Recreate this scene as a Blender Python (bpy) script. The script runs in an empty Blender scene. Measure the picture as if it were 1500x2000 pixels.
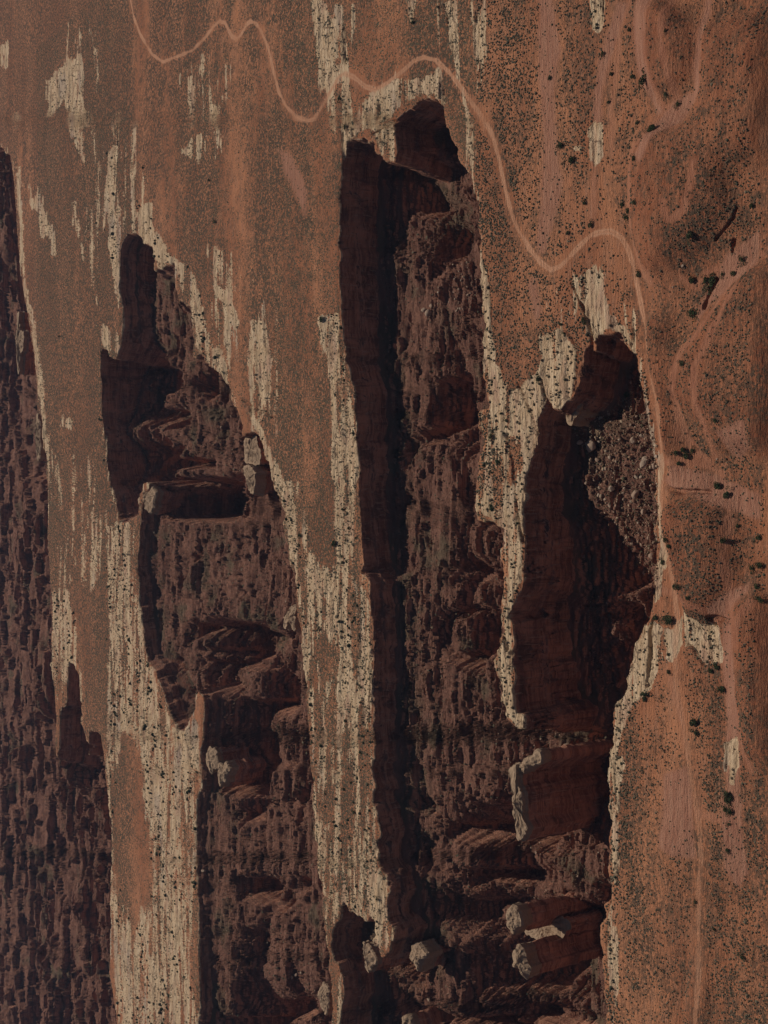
import bpy, math, random
import numpy as np
from mathutils import Matrix, Vector

# ------------------------------------------------------------------ camera, world, sun
SC = bpy.context.scene
COL = SC.collection
H = 300.0                       # camera height above the rim plateau
F = 2400.0                      # focal length in pixels of the 1500 x 2000 photograph
PITCH = math.radians(35.0)
cP, sP = math.cos(PITCH), math.sin(PITCH)
cam = bpy.data.cameras.new('camera'); cam_o = bpy.data.objects.new('camera', cam); COL.objects.link(cam_o)
right = Vector((0, -sP, -cP)); up = Vector((1, 0, 0)); back = Vector((0, -cP, sP))
M = Matrix((right, up, back)).transposed().to_4x4(); M.translation = Vector((0, 0, H))
cam_o.matrix_world = M
cam.sensor_fit = 'VERTICAL'; cam.sensor_height = 24.0; cam.lens = 24.0 * F / 2000.0
cam.clip_start = 1.0; cam.clip_end = 20000.0
SC.camera = cam_o

SUN_EL = math.radians(52); SUN_AZ = math.radians(73)          # azimuth measured from +X towards +Y
sdir = Vector((math.cos(SUN_EL)*math.cos(SUN_AZ), math.cos(SUN_EL)*math.sin(SUN_AZ), math.sin(SUN_EL)))
w = bpy.data.worlds.new("World"); SC.world = w; w.use_nodes = True
nt = w.node_tree; bg = nt.nodes['Background']
sky = nt.nodes.new('ShaderNodeTexSky'); sky.sky_type = 'NISHITA'; sky.sun_disc = False
sky.sun_elevation = SUN_EL; sky.sun_rotation = math.pi/2 - SUN_AZ
nt.links.new(sky.outputs[0], bg.inputs[0]); bg.inputs[1].default_value = 0.03
sun = bpy.data.lights.new('sun', 'SUN'); sun.energy = 3.6; sun.angle = math.radians(0.5); sun.color = (1.0, 0.87, 0.72)
sun_o = bpy.data.objects.new('sun', sun); COL.objects.link(sun_o)
sun_o.rotation_euler = sdir.to_track_quat('Z', 'Y').to_euler()
vs = SC.view_settings
vs.view_transform = 'Standard'; vs.look = 'None'; vs.exposure = -0.24; vs.gamma = 1.0; vs.use_curve_mapping = False
SC.cycles.max_bounces = 5; SC.cycles.diffuse_bounces = 3; SC.cycles.volume_bounces = 0

# ------------------------------------------------------------------ maths helpers
rng = np.random.default_rng(7); random.seed(7)
_T = rng.random((256, 256)).astype(np.float32)
def vn(x, y):
    xf = np.floor(x); yf = np.floor(y)
    fx = (x-xf).astype(np.float32); fy = (y-yf).astype(np.float32)
    xi = xf.astype(np.int64) & 255; yi = yf.astype(np.int64) & 255
    fx = fx*fx*(3-2*fx); fy = fy*fy*(3-2*fy)
    x1 = (xi+1) & 255; y1 = (yi+1) & 255
    a = _T[xi, yi]; b = _T[x1, yi]; c = _T[xi, y1]; d = _T[x1, y1]
    return (a+(b-a)*fx)*(1-fy) + (c+(d-c)*fx)*fy
def fbm(x, y, s, o=4, g=0.5, sx=1.0, sy=1.0, seed=0.0):
    r = 0; a = 1.0; t = 0; f = 1.0/s
    for i in range(o):
        xx = x*f*sx
        if sx < 1: xx = xx + 3.1*vn(y*f*0.7+i*5.3, y*0+seed) + 1.7*vn(y*f*1.9+i*9.1, x*f*sx*.5+seed)
        r = r + a*(vn(xx+seed+i*37.1, y*f*sy+seed*1.7+i*71.3)-0.5); t += a; a *= g; f *= 2.03
    return r/t*2
def sm(a, b, x):
    t = np.clip((x-a)/(b-a), 0, 1); return t*t*(3-2*t)
def lerp(a, b, t): return a+(b-a)*t

def to_map(X, Y):                       # chart of the plateau: (px, py) of a point of the plane z = 0
    Y = np.maximum(Y, 1.0)
    q = F*(cP*H - sP*Y)/(sP*H + cP*Y)
    t = H/(sP*F + cP*q)
    return q+750.0, 1000.0 - X/t
def unproj(px, py, d=0.0):              # point at depth d under the rim seen at photo position px, py
    q = np.asarray(px, float)-750.0; p = 1000.0-np.asarray(py, float)
    t = (H+d)/(sP*F + cP*q)
    return p*t, t*(cP*F - sP*q)
def project(X, Y, Z):
    h = H - Z
    dz = cP*Y + sP*h
    return 750.0 + F*(-sP*Y + cP*h)/dz, 1000.0 - F*X/dz

def P(s): return [tuple(float(v) for v in p.split(',')) for p in s.split()]

# ------------------------------------------------------------------ traced outlines on the plateau (photo positions)
CAN_A = P('''712,272 730,275 735,290 742,303 758,316 770,318 773,300 769,236 785,222 805,205 825,192 843,185 850,190 862,205 868,225 872,245 880,275
888,295 900,320 918,345 928,370 935,400 938,430 936,460 936,490 938,520 940,560 944,600 947,640 946,670 942,690 943,730 947,770 953,795 935,802 933,820 935,850
945,860 945,880 937,900 932,930 928,960 926,1000 932,1015 940,1022 948,1022 958,1012 966,1018 970,1030 980,1035 982,1060 978,1075 980,1100 985,1120 985,1150 980,1170
978,1215 984,1240 976,1248 972,1270 965,1295 968,1320 975,1345 977,1370 985,1378 990,1398 1000,1412 1012,1425 1021,1421 1022,1400 1006,1393 1004,1340 1000,1300
1000,1270 998,1220 995,1200 1000,1180 1010,1165 1018,1150 1022,1135 1022,1080 1020,1030 1024,985 1027,970 1021,955 1022,933 1032,913 1037,893 1045,867 1048,850
1047,820 1055,800 1064,779 1070,786 1082,800 1092,803 1100,792 1112,776 1124,760 1127,745 1125,732 1130,715 1135,700 1138,685 1150,675 1157,683 1160,665 1172,652 1187,647 1200,650 1212,662
1222,680 1232,690 1243,705 1249,730 1252,745 1258,765 1262,795 1270,820 1277,845 1285,870 1288,900 1289,940 1288,970 1288,1040 1290,1070 1285,1110 1283,1140
1280,1175 1273,1200 1265,1220 1255,1240 1245,1255 1240,1270 1237,1290 1230,1310 1223,1325 1222,1345 1217,1365 1207,1380 1200,1395 1196,1415 1195,1440 1187,1470
1185,1500 1182,1520 1187,1550 1190,1600 1189,1640 1189,1680 1191,1720 1191,1760 1180,1767 1178,1790 1176,1830 1180,1870 1183,1890 1180,1920 1184,1945 1188,1965
1184,2000 1185,2100 1180,2500 655,2500 655,2050 658,2000 662,1985 665,1960 670,1945 668,1920 660,1890 650,1870 643,1850 646,1840 650,1815 660,1800 665,1780 667,1758 672,1765
680,1780 688,1782 695,1788 706,1797 715,1795 722,1790 730,1790 729,1815 730,1838 738,1850 745,1865 750,1870 755,1860 765,1845 770,1820 762,1810 755,1790 755,1760
757,1740 752,1710 746,1702 740,1690 736,1650 739,1625 737,1612 733,1585 726,1570 730,1555 733,1540 727,1520 727,1500 729,1480 728,1440 725,1400 726,1330 728,1260
726,1230 724,1180 720,1165 722,1140 712,1125 702,1120 706,1100 705,1080 704,1060 701,1030 703,1005 698,975 694,950 697,935 701,920 698,900 695,860 694,830 690,800 688,760 683,735
673,700 670,670 667,640 665,600 663,540 662,500 662,450 664,400 665,340 667,310 670,290 687,275''')
CAN_B = P('''235,480 245,460 257,452 267,455 275,462 280,471 289,474 297,490 301,512 302,530 314,525 338,515 341,550 347,597 351,592 353,580 358,590 372,600 373,627
378,643 379,668 378,697 384,697 392,685 400,700 410,720 424,720 437,747 450,767 454,787 463,800 470,823 474,850 480,846 490,843 500,847 507,860 513,880 521,900 532,930
540,960 548,985 553,1000 558,1040 562,1080 570,1110 577,1120 580,1160 582,1190 585,1230 590,1270 593,1300 600,1370 603,1410 605,1450 608,1500 610,1560 613,1610
618,1680 627,1730 632,1790 637,1830 640,1855 641,1880 645,1910 645,1940 647,1970 648,1990 645,2050 640,2500 388,2500 386,2000 390,1950 388,1900 388,1833 387,1767 383,1700
382,1633 383,1573 392,1533 390,1500 390,1467 393,1450 398,1400 397,1365 388,1353 382,1360 382,1383 373,1400 367,1420 358,1430 347,1423 337,1407 328,1383 320,1360 310,1333
300,1310 288,1293 282,1267 278,1233 273,1183 270,1133 267,1100 270,1050 273,1010 275,990 278,955 283,944 290,944 287,955 275,960 270,975 267,1005 257,1010 245,1023 233,1020 227,1000 223,980 213,947 208,913 205,877 203,853
198,833 197,767 195,713 197,677 210,680 222,702 227,695 236,677 240,640 238,590 232,573 233,530''')
CAN_D = P('''-150,240 -40,270 5,288 10,297 17,300 22,320 27,380 30,430 35,480 37,510 42,540 48,583 55,617 60,660 67,700 71,753 73,800 82,813 87,860 91,900 93,967 93,1067 98,1117
102,1183 101,1217 101,1300 107,1350 110,1400 109,1490 115,1467 117,1383 128,1373 130,1340 135,1290 147,1300 155,1317 158,1367 160,1417 168,1450 172,1473 173,1430 187,1427
197,1433 200,1467 203,1500 208,1550 213,1600 215,1667 213,1767 215,1833 212,1900 220,1950 227,2000 245,2500 -900,2500 -900,240''')
CANYONS = [CAN_A, CAN_B, CAN_D]
# control points inside the canyons: photo position, depth of the floor, height of the wall under the far rim
CTRL = [(740,340,19,18),(800,360,34,20),(850,365,33,20),(830,410,30,19),(790,420,30,19),(900,335,18,16),(720,460,21,19),(800,480,21,19),(900,440,19,18),(900,520,19,18),(720,600,21,19),(760,600,21,19),(860,620,20,19),(930,650,21,19),(745,750,18,15),(800,800,18,15),
 (900,800,19,16),(760,1000,15,13),(800,1000,15,13),(860,1000,16,13),(920,1050,18,13),(780,1200,13,10),(810,1200,14,10),(870,1250,15,11),(940,1300,17,13),(800,1450,13,9),(870,1450,14,10),(960,1450,18,15),
 (820,1650,16,10),(900,1650,17,13),(850,1850,18,14),(950,1850,22,18),(700,1850,16,14),(720,1960,30,24),(820,1980,26,20),(990,1700,24,20),
 (1180,700,18,16),(1200,760,17,15),(1230,760,17,15),(1120,850,15,14),(1160,850,16,14),(1240,860,17,15),(1260,950,18,15),(1200,950,18,15),(1120,900,17,15),(1110,930,18,15),(1200,870,16,15),(1240,1070,20,18),(1190,980,18,15),(1080,1010,44,22),(1160,1060,46,24),(1130,1100,48,26),(1160,1200,22,20),(1190,1170,20,19),(1180,1240,24,20),(1120,1190,40,27),(1210,1200,30,25),(1080,1200,50,27),(1120,1350,54,30),(1080,1450,28,26),(1040,1450,28,26),(1160,1440,42,34),
 (1120,1560,46,34),(1100,1700,30,26),(1170,1700,31,28),(1120,1850,50,34),(1120,1980,46,34),
 (260,560,10,8),(320,620,10,8),(270,700,10,7),(350,720,12,8),(235,820,9,6),(330,860,11,7),(420,850,13,8),(235,970,12,8),(330,950,12,8),(440,940,13,8),(495,890,14,10),
 (300,1080,9,6),(310,1180,9,7),(300,1030,13,8),(420,1040,14,8),(420,1100,12,8),(530,1100,13,9),(315,1300,10,7),(350,1380,10,7),(400,1380,9,6),(400,1300,11,6),(400,1450,8,5),(500,1320,13,9),(580,1300,16,12),(410,1550,7,4),(450,1600,8,5),(500,1550,11,7),(590,1600,14,10),
 (410,1800,7,4),(400,1680,7,4),(450,1750,8,5),(500,1800,11,7),(600,1800,14,10),(405,1960,8,5),(440,1960,9,6),(580,1960,15,10),
 (20,500,30,22),(40,700,30,24),(0,900,30,22),(60,1000,28,20),(20,1200,32,22),(80,1400,28,18),(20,1600,34,22),(120,1600,30,18),(190,1600,26,18),(145,1340,16,14),(185,1460,18,14),(180,1900,28,18),(60,1900,34,22),(-200,1200,40,24),(-200,700,38,24),(-200,1900,44,24)]

# sunlit benches and spines of the canyon floors (everything else inside falls away steeply from the sun)
LIT = [P(s) for s in '''822,310 835,305 845,318 870,318 885,320 900,335 915,352 925,375 915,385 920,400 928,425 935,450 930,470 920,440 905,455 890,430 880,400 865,385 858,370 840,355 828,340
750,500 765,480 780,450 785,425 825,415 838,425 842,445 832,460 833,500 840,540 850,550 880,510 920,500 938,510 940,600 945,620 940,690 935,735 915,735 905,700 890,660 880,630 862,625 868,680 870,740 840,745 835,790 830,830 815,840 800,860 805,880 795,865 785,855 768,835 766,790 764,730 755,700 750,660 745,640 748,610 755,580 745,540 742,520
825,870 850,862 870,862 885,880 885,915 890,960 898,1000 880,1010 870,990 850,985 830,1000 815,990 800,970 773,940 780,915 800,900
905,905 945,870 940,920 928,960 920,940
790,995 900,995 885,1040 880,1095 870,1110 885,1120 888,1190 860,1190 840,1215 845,1260 870,1290 910,1305 908,1330 895,1380 905,1400 905,1500 830,1500 812,1480 808,1440 818,1380 810,1320 808,1230 812,1200 800,1160 785,1140 785,1110 778,1075 785,1050
905,1020 925,1020 950,1030 978,1045 978,1080 960,1100 940,1100 920,1080 910,1050
930,1140 955,1120 970,1140 970,1180 920,1185
880,1200 905,1200 905,1270 890,1280 880,1240
915,1312 960,1312 965,1330 975,1400 990,1410 1000,1430 1000,1500 990,1560 930,1575 925,1520 920,1450 935,1410 915,1375 910,1350
830,1500 925,1500 925,1560 900,1590 880,1610 860,1600 845,1570 835,1560 822,1560 825,1530
825,1580 840,1600 855,1640 870,1690 873,1720 860,1750 845,1730 835,1690 832,1650 822,1610
870,1630 910,1635 910,1690 900,1700 880,1680
900,1725 925,1730 920,1755 905,1750
838,1840 865,1790 870,1820 880,1840 888,1870 890,1960 905,1985 850,1980 840,1960 830,1920 835,1880
740,1890 775,1895 800,1920 830,1935 850,1975 820,1960 785,1930 760,1910
922,1940 950,1940 950,1960 925,1960
975,1760 990,1760 990,1800 975,1805
695,1810 730,1800 728,1830 710,1850 700,1880 690,1860
1110,820 1150,815 1200,795 1230,770 1235,745 1250,745 1262,800 1285,870 1287,1130 1270,1140 1245,1100 1245,1070 1220,1060 1210,1040 1190,1010 1165,990 1150,965 1125,935 1145,930 1148,890 1130,860 1110,830
1128,1170 1150,1162 1175,1160 1200,1155 1230,1155 1235,1175 1195,1180 1193,1200 1205,1215 1200,1260 1180,1255 1165,1240 1155,1210 1130,1195
1000,1420 1050,1412 1080,1405 1110,1418 1125,1430 1150,1420 1145,1450 1120,1480 1080,1480 1060,1475 1010,1490 1000,1490
1025,1645 1085,1638 1120,1645 1180,1655 1185,1690 1175,1725 1150,1735 1145,1790 1120,1775 1095,1770 1050,1765 1035,1755 1055,1735 1055,1700 1040,1670
1073,1910 1100,1910 1115,1940 1180,1935 1185,2000 1130,2000 1100,1970 1080,1940
280,560 285,555 300,530 338,520 338,560 345,600 340,640 320,655 310,665 315,700 290,700 287,650 285,620 278,590
355,655 362,600 372,630 380,660 375,720 365,700 360,680
260,690 275,680 290,690 315,690 315,720 290,740 275,735 262,710
240,800 250,770 280,752 280,800 275,850 272,890 258,880 240,860 235,830
315,762 380,760 385,780 450,790 468,810 472,860 470,930 390,935 388,910 370,890 350,860 335,820 320,780
320,815 335,800 345,860 340,870 325,850
285,800 300,790 305,820 300,850 285,830
260,920 275,900 300,910 320,880 340,880 345,900 385,910 385,930 330,940 300,945 270,950 258,940
300,1010 340,1015 370,1020 550,1010 558,1040 565,1110 575,1150 560,1190 540,1220 500,1215 480,1215 450,1210 410,1200 390,1215 370,1210 360,1250 350,1290 330,1270 315,1260 305,1180 310,1160 295,1120 285,1090 290,1050 300,1040
520,1280 540,1255 555,1245 580,1260 585,1275 550,1280
365,1290 395,1220 390,1300 395,1370 380,1340 370,1320
465,1310 490,1295 500,1290 500,1370 470,1360 480,1340
525,1430 545,1380 560,1410 590,1365 600,1415 550,1430
430,1535 460,1540 455,1600 440,1610 410,1620 415,1590 410,1560
408,1600 460,1605 455,1660 460,1720 460,1760 455,1900 440,1985 420,1980 415,1900 420,1820 410,1740 405,1680
470,1610 490,1600 500,1640 500,1810 480,1820 465,1780 470,1700
520,1560 570,1558 575,1600 572,1715 530,1715 515,1690 520,1640
585,1600 600,1560 610,1570 612,1640 615,1715 580,1710 580,1650
545,1765 570,1763 565,1850 565,1880 560,1955 535,1940 515,1900 525,1860 530,1800
580,1765 625,1770 635,1850 640,1900 625,1960 600,1940 572,1900 575,1860 578,1800
480,1755 500,1745 520,1755 500,1765'''.split('\n')]
# gullies cut in those benches, and the steep drops in the broad valley at the far side
GULLY = [P(s) for s in '''430,1508 610,1506 612,1552 520,1545 470,1543 445,1548
455,1714 632,1712 636,1768 590,1758 540,1768 500,1742 455,1768
398,1500 412,1520 404,1640 398,1640
500,1600 516,1590 520,1700 505,1720
500,1830 520,1830 512,1960 500,1940
400,1960 420,1990 640,1980 640,2020 395,2020
828,1050 836,1060 838,1120 832,1200 826,1190 828,1110
855,1290 862,1300 856,1360 850,1470 842,1480 846,1380
840,1010 848,1020 846,1080 838,1060
820,640 826,660 824,740 816,760 814,700
835,560 842,580 838,620 830,600
790,600 795,640 790,720 784,690
380,1060 398,1050 400,1100 386,1150 376,1120
345,1090 352,1080 358,1130 350,1180 343,1150
420,1060 430,1100 425,1160 415,1120
5,300 25,320 37,500 70,740 72,890 55,860 20,800 15,700 15,500 3,350
20,760 70,790 75,960 50,940 20,800
75,815 90,900 92,970 75,960
30,890 40,870 45,900 30,920
0,910 15,930 10,980 0,980
85,1000 95,1150 90,1260 75,1250 85,1150 80,1050
0,1160 20,1200 30,1260 15,1310 15,1350 45,1370 40,1400 25,1410 40,1470 20,1500 0,1500
115,1390 130,1390 140,1430 165,1460 205,1500 213,1600 213,1690 190,1690 165,1680 160,1620 175,1600 150,1560 150,1520 120,1500
160,1770 190,1755 213,1760 213,1800 180,1790
55,1620 85,1630 85,1650 65,1650 75,1700 85,1740 80,1760 65,1710
90,1640 105,1690 112,1760 105,1790 96,1720
90,1780 105,1860 112,1960 104,1960 94,1860
0,1750 15,1770 10,1830 25,1840 20,1855 0,1860'''.split('\n')]
# bare pale slickrock on the plateau
CREAM = [P(s) for s in '''90,155 110,145 125,140 145,115 163,90 162,160 165,210 185,225 193,260 195,350 195,450 180,430 185,330 175,260 165,250 165,330 155,310 140,260 130,205 97,228 92,190
174,62 178,52 184,90 192,170 186,160 178,110
45,355 62,400 75,365 90,410 105,440 112,500 100,470 80,450 70,400 60,405
140,380 150,400 165,500 158,500 145,430
0,100 15,85 15,130 8,135
30,220 38,215 32,245
365,160 378,160 378,250 368,260 362,220
405,190 425,205 440,180 438,210 415,237
355,300 370,280 395,250 397,270 388,330 370,320
120,810 128,800 132,825 138,805 146,820 143,845 135,840 122,845
200,640 235,640 240,677 222,700 205,678 197,677 190,640
620,625 640,620 665,612 667,640 672,700 690,800 698,900 700,930 690,950 650,950 648,850 642,750 625,660
485,620 505,612 522,622 528,660 538,690 530,760 515,790 495,740
470,790 500,800 540,900 560,950 600,940 690,950 700,975 703,1010 690,1100 705,1120 722,1170 725,1230 728,1440 733,1540 740,1690 752,1710 755,1790 770,1820 750,1870 729,1815 706,1797 672,1765 660,1800 640,1850 627,1730 613,1610 605,1450 593,1300 580,1160 570,1110 553,1000 532,930 500,845
415,560 440,570 470,640 460,660 440,620
340,520 365,515 385,560 400,600 405,640 430,690 445,740 440,750 425,720 410,720 395,690 380,670 373,627 350,580
210,290 225,285 232,400 235,480 232,560 215,520 205,400
258,380 275,400 300,395 300,440 335,500 355,520 340,520 300,500 275,455
607,0 640,0 655,40 660,110 640,120 620,90
628,120 660,120 662,160 640,165 627,150
655,0 676,0 682,120 695,270 687,275 670,290 664,200
780,0 818,0 808,50 796,45 785,20
862,0 885,0 900,80 900,150 925,240 915,240 890,140 872,90
728,262 770,237 772,318 758,316 742,303
720,180 780,165 850,150 880,190 870,205 850,185 825,190 785,222 728,262 690,270 700,210
1146,0 1180,0 1182,55 1162,75 1148,50
1143,250 1165,235 1180,240 1180,290 1165,322 1152,300 1145,280
1108,285 1135,275 1140,290 1120,295
1110,545 1150,520 1175,560 1190,610 1215,640 1235,690 1235,695 1212,662 1187,647 1160,665 1150,675 1130,600
1050,650 1085,633 1110,655 1140,690 1130,715 1122,760 1092,800 1065,780 1048,820 1047,850 1030,930 1022,1080 1022,1135 998,1200 1004,1340 1006,1395 1015,1425 990,1400 968,1300 985,1240 978,1170 985,1120 980,1035 926,1000 932,930 945,880 935,850 935,802 953,790 985,740 1000,760 1020,750 1050,720 1060,690
938,500 948,520 958,600 962,650 972,720 985,745 953,795 942,700 946,640 940,560
1280,1205 1320,1225 1345,1183 1380,1215 1420,1228 1427,1290 1385,1300 1360,1262 1335,1262 1320,1300 1295,1300 1280,1340 1245,1380 1215,1440 1200,1500 1185,1500 1200,1390 1225,1320 1245,1258 1268,1215
1183,1500 1218,1480 1212,1560 1206,1600 1212,1700 1200,1750 1210,1900 1205,2000 1205,2200 1183,2200
1288,900 1296,880 1298,980 1310,1060 1302,1160 1283,1170 1290,1060
1252,700 1258,700 1270,790 1285,850 1290,900 1286,880 1262,795
1425,1450 1455,1440 1455,1500 1440,1530 1425,1500
28,320 38,320 50,560 72,640 90,800 108,1000 100,1000 85,830 60,660 40,520
188,700 200,700 205,850 225,960 225,1000 210,960 195,850
100,1150 130,1150 150,1220 150,1300 110,1380 100,1300
205,1020 262,1010 270,1130 285,1280 340,1420 395,1400 390,1500 385,2200 240,2200 228,2000 215,1850 217,1800 214,1600 207,1480 205,1430 210,1300 215,1200
205,1480 213,1480 222,1700 230,1850 216,1850'''.split('\n')]
# soil lobes that stay free of slickrock inside the pale benches
SOIL = [P(s) for s in '''600,930 660,935 655,1010 652,1100 625,1120 605,1060 600,1000
620,1240 640,1235 650,1290 640,1330 628,1310
240,1425 262,1450 278,1520 288,1620 300,1700 296,1760 275,1800 262,1850 250,1790 228,1720 222,1560
960,480 1050,500 1060,640 1010,720 985,735 968,640
985,860 1010,850 1015,900 1000,960 985,930
960,920 975,915 985,980 972,990
630,1560 640,1540 650,1600 640,1620'''.split('\n')]
# bare reddish washes
WASH = [P(s) for s in '''1055,0 1082,0 1095,110 1080,200 1092,320 1100,360 1070,490 1050,500 1052,440 1060,300 1052,150
1205,0 1232,0 1205,90 1185,150 1175,260 1160,240 1170,130
1250,0 1290,0 1285,110 1300,210 1315,225 1300,235 1280,200 1250,150
1385,0 1400,0 1392,100 1395,180 1360,250 1320,270 1285,330 1262,310 1310,235 1330,205 1375,190 1382,90
1430,500 1500,460 1500,520 1440,560 1400,600 1380,640 1370,620 1400,560
1430,850 1500,830 1500,880 1460,900 1440,880
1330,900 1400,920 1500,960 1500,1010 1440,990 1340,960 1300,935
1425,1200 1450,1230 1470,1300 1460,1500 1440,1700 1425,1700 1430,1500 1425,1350
1300,1510 1350,1500 1365,1600 1372,1680 1320,1675 1295,1650
1420,1540 1460,1560 1475,1700 1450,1740 1430,1700
540,290 570,310 600,380 600,430 580,400 555,340
1030,560 1050,540 1060,600 1045,620
1400,1200 1440,1160 1480,1140 1480,1160 1440,1210 1410,1215'''.split('\n')]
ROAD = P('''250,-60 253,-20 255,0 262,35 275,70 295,105 317,121 345,110 375,98 400,75 418,52 430,42 441,45 448,60 455,72 465,78 475,65 483,48 490,42 500,45 512,62 525,95 535,140 545,180 560,210 580,230 600,236 612,233 630,205 650,170 662,150 672,143 690,150 715,170 735,175 760,160 790,135 808,118 825,111
850,117 875,140 905,180 935,220 960,260 975,310 985,360 1000,420 1012,450 1030,480 1055,512 1075,527 1095,520 1125,485 1150,460 1170,453 1192,452 1210,462 1222,482 1232,510 1245,570 1260,640
1272,710 1285,780 1296,840 1300,900 1297,950 1295,1000 1300,1040 1310,1080 1322,1140 1330,1200 1325,1280 1328,1340 1340,1400 1350,1450 1355,1500 1365,1560 1375,1620 1378,1680
1373,1720 1372,1800 1374,1900 1368,1960 1366,2000 1366,2100 1370,2300''')
TRACKS = [P(s) for s in '''1290,-20 1283,60 1290,140 1300,205 1312,235
1330,-20 1325,90 1338,180 1330,240
1237,420 1243,500 1262,540 1278,548
1345,545 1372,560 1390,535 1412,530
1240,300 1262,285 1300,240 1320,215
1345,760 1350,820 1372,880 1400,905
1400,330 1380,420 1350,440 1335,400
1470,560 1430,640 1400,720 1398,790
1320,1330 1338,1400 1350,1480
1290,905 1320,900 1380,905 1420,925
1430,1180 1410,1215 1425,1290 1440,1400 1432,1520
1490,1180 1455,1260 1460,1380 1480,1500
1250,1100 1300,1150 1340,1165 1420,1200
1210,60 1205,140 1192,220 1196,300
1400,800 1404,830 1410,890
1395,-20 1387,40 1387,80 1392,130 1380,200
1240,-20 1215,50 1195,110 1172,180 1166,240 1160,330 1158,440
1240,330 1236,400 1242,470 1256,515 1275,535
1500,500 1460,540 1420,600 1390,650 1360,690 1346,760 1350,860
1430,960 1442,1000 1438,1100 1450,1180 1470,1260
1310,1560 1330,1570 1380,1590 1420,1597'''.split('\n')]
# dark incised gullies on the plateau: centre lines and half widths
CUTS = [(P('1292,932 1302,937 1310,945 1313,955 1330,957 1350,960 1372,960 1400,962'), 1.0, 2.6), (P('1418,472 1432,458 1444,445 1455,430 1462,410'), 0.4, 1.3),
        (P('1390,602 1398,580 1405,562 1412,548'), 0.8, 2.5), (P('1444,495 1447,480 1450,472'), 0.6, 1.8), (P('1152,676 1150,650 1135,600 1112,552'), 0.5, 1.5),
        (P('1130,700 1118,670 1105,648'), 0.4, 1.2), (P('1062,778 1055,745 1052,738'), 0.6, 1.4), (P('728,262 745,250 770,237'), 0.45, 1.6), (P('1270,1270 1272,1230 1278,1210'), 0.5, 1.4), (P('1266,1340 1268,1300 1271,1268'), 0.5, 1.4),
        (P('670,205 676,180 668,160'), 0.4, 0.9), (P('690,270 680,225 672,200'), 0.5, 1.2), (P('1408,1218 1402,1208 1415,1205 1440,1212'), 0.8, 1.6), (P('1020,1060 1004,960 1000,900 985,850'), 0.6, 1.4), (P('1048,850 1030,800 1010,750'), 0.45, 1.2),
        (P('1327,1262 1340,1255 1360,1262 1372,1280 1382,1300'), 0.4, 0.9), (P('990,1270 984,1245 1004,1290'), 0.6, 1.5), (P('725,1270 720,1300 722,1400'), 0.8, 1.4), (P('470,780 500,800 530,815'), 0.6, 1.2)]

# ------------------------------------------------------------------ rasters
MX0, MY0, MS = -440.0, -400.0, 2.0
MW, MH = 1100, 1400                      # covers px -440..1760, py -400..2400
gx, gy = np.meshgrid(MX0+MS*np.arange(MW), MY0+MS*np.arange(MH), indexing='ij')
def fill(mask, poly, val=1.0):
    p = np.array(poly); x0, y0 = p.min(0)-2; x1, y1 = p.max(0)+2
    i0 = max(0, int((x0-MX0)/MS)); i1 = min(MW, int((x1-MX0)/MS)+2); j0 = max(0, int((y0-MY0)/MS)); j1 = min(MH, int((y1-MY0)/MS)+2)
    if i1 <= i0 or j1 <= j0: return
    X = gx[i0:i1, j0:j1]; Y = gy[i0:i1, j0:j1]; ins = np.zeros(X.shape, bool)
    q = np.roll(p, -1, 0)
    for (ax, ay), (bx, by) in zip(p, q):
        if ay == by: continue
        c = ((ay > Y) != (by > Y)) & (X < (bx-ax)*(Y-ay)/(by-ay)+ax)
        ins ^= c
    mask[i0:i1, j0:j1][ins] = val
def blur(m, n):
    for _ in range(n):
        m = (np.roll(m, 1, 0)+np.roll(m, -1, 0)+2*m)/4; m = (np.roll(m, 1, 1)+np.roll(m, -1, 1)+2*m)/4
    return m.astype(np.float32)
def samp(g, px, py):
    u = np.clip((px-MX0)/MS, 0, MW-1.001); v = np.clip((py-MY0)/MS, 0, MH-1.001)
    i = u.astype(np.int32); j = v.astype(np.int32); a = (u-i).astype(np.float32); b = (v-j).astype(np.float32)
    return (g[i, j]*(1-a)+g[i+1, j]*a)*(1-b) + (g[i, j+1]*(1-a)+g[i+1, j+1]*a)*b

def polymask(polys, n=1):
    m = np.zeros((MW, MH), np.float32)
    for p in polys: fill(m, p)
    return blur(m, n)
inside = polymask(CANYONS, 0)
# signed distance in metres to the rim (positive inside a canyon), computed on every second cell
sub = 2
sx, sy = unproj(gx[::sub, ::sub], gy[::sub, ::sub]); shp = sx.shape
sx = sx.ravel().astype(np.float32); sy = sy.ravel().astype(np.float32)
best = np.full(sx.shape, 1e9, np.float32)
def dense(poly, close=True):
    out = []
    n = len(poly)
    for i in range(n if close else n-1):
        a = poly[i]; b = poly[(i+1) % n]; out.append(a)
    if not close: out.append(poly[-1])
    X, Y = unproj(np.array([p[0] for p in out]), np.array([p[1] for p in out])); return np.stack([X, Y], 1)
for can in CANYONS:
    pts = dense(can)
    for a, b in zip(pts, np.roll(pts, -1, 0)):
        r = 75.0
        lo = np.minimum(a, b)-r; hi = np.maximum(a, b)+r
        sel = np.nonzero((sx > lo[0]) & (sx < hi[0]) & (sy > lo[1]) & (sy < hi[1]))[0]
        if sel.size == 0: continue
        d = (b-a).astype(np.float32); L2 = float(d@d)+1e-9
        vx = sx[sel]-a[0]; vy = sy[sel]-a[1]
        t = np.clip((vx*d[0]+vy*d[1])/L2, 0, 1)
        dd = (vx-t*d[0])**2+(vy-t*d[1])**2
        best[sel] = np.minimum(best[sel], dd)
sd = np.minimum(np.sqrt(best), 75).reshape(shp)
sd = np.where(inside[::sub, ::sub] > 0.5, sd, -sd).astype(np.float32)
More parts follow.
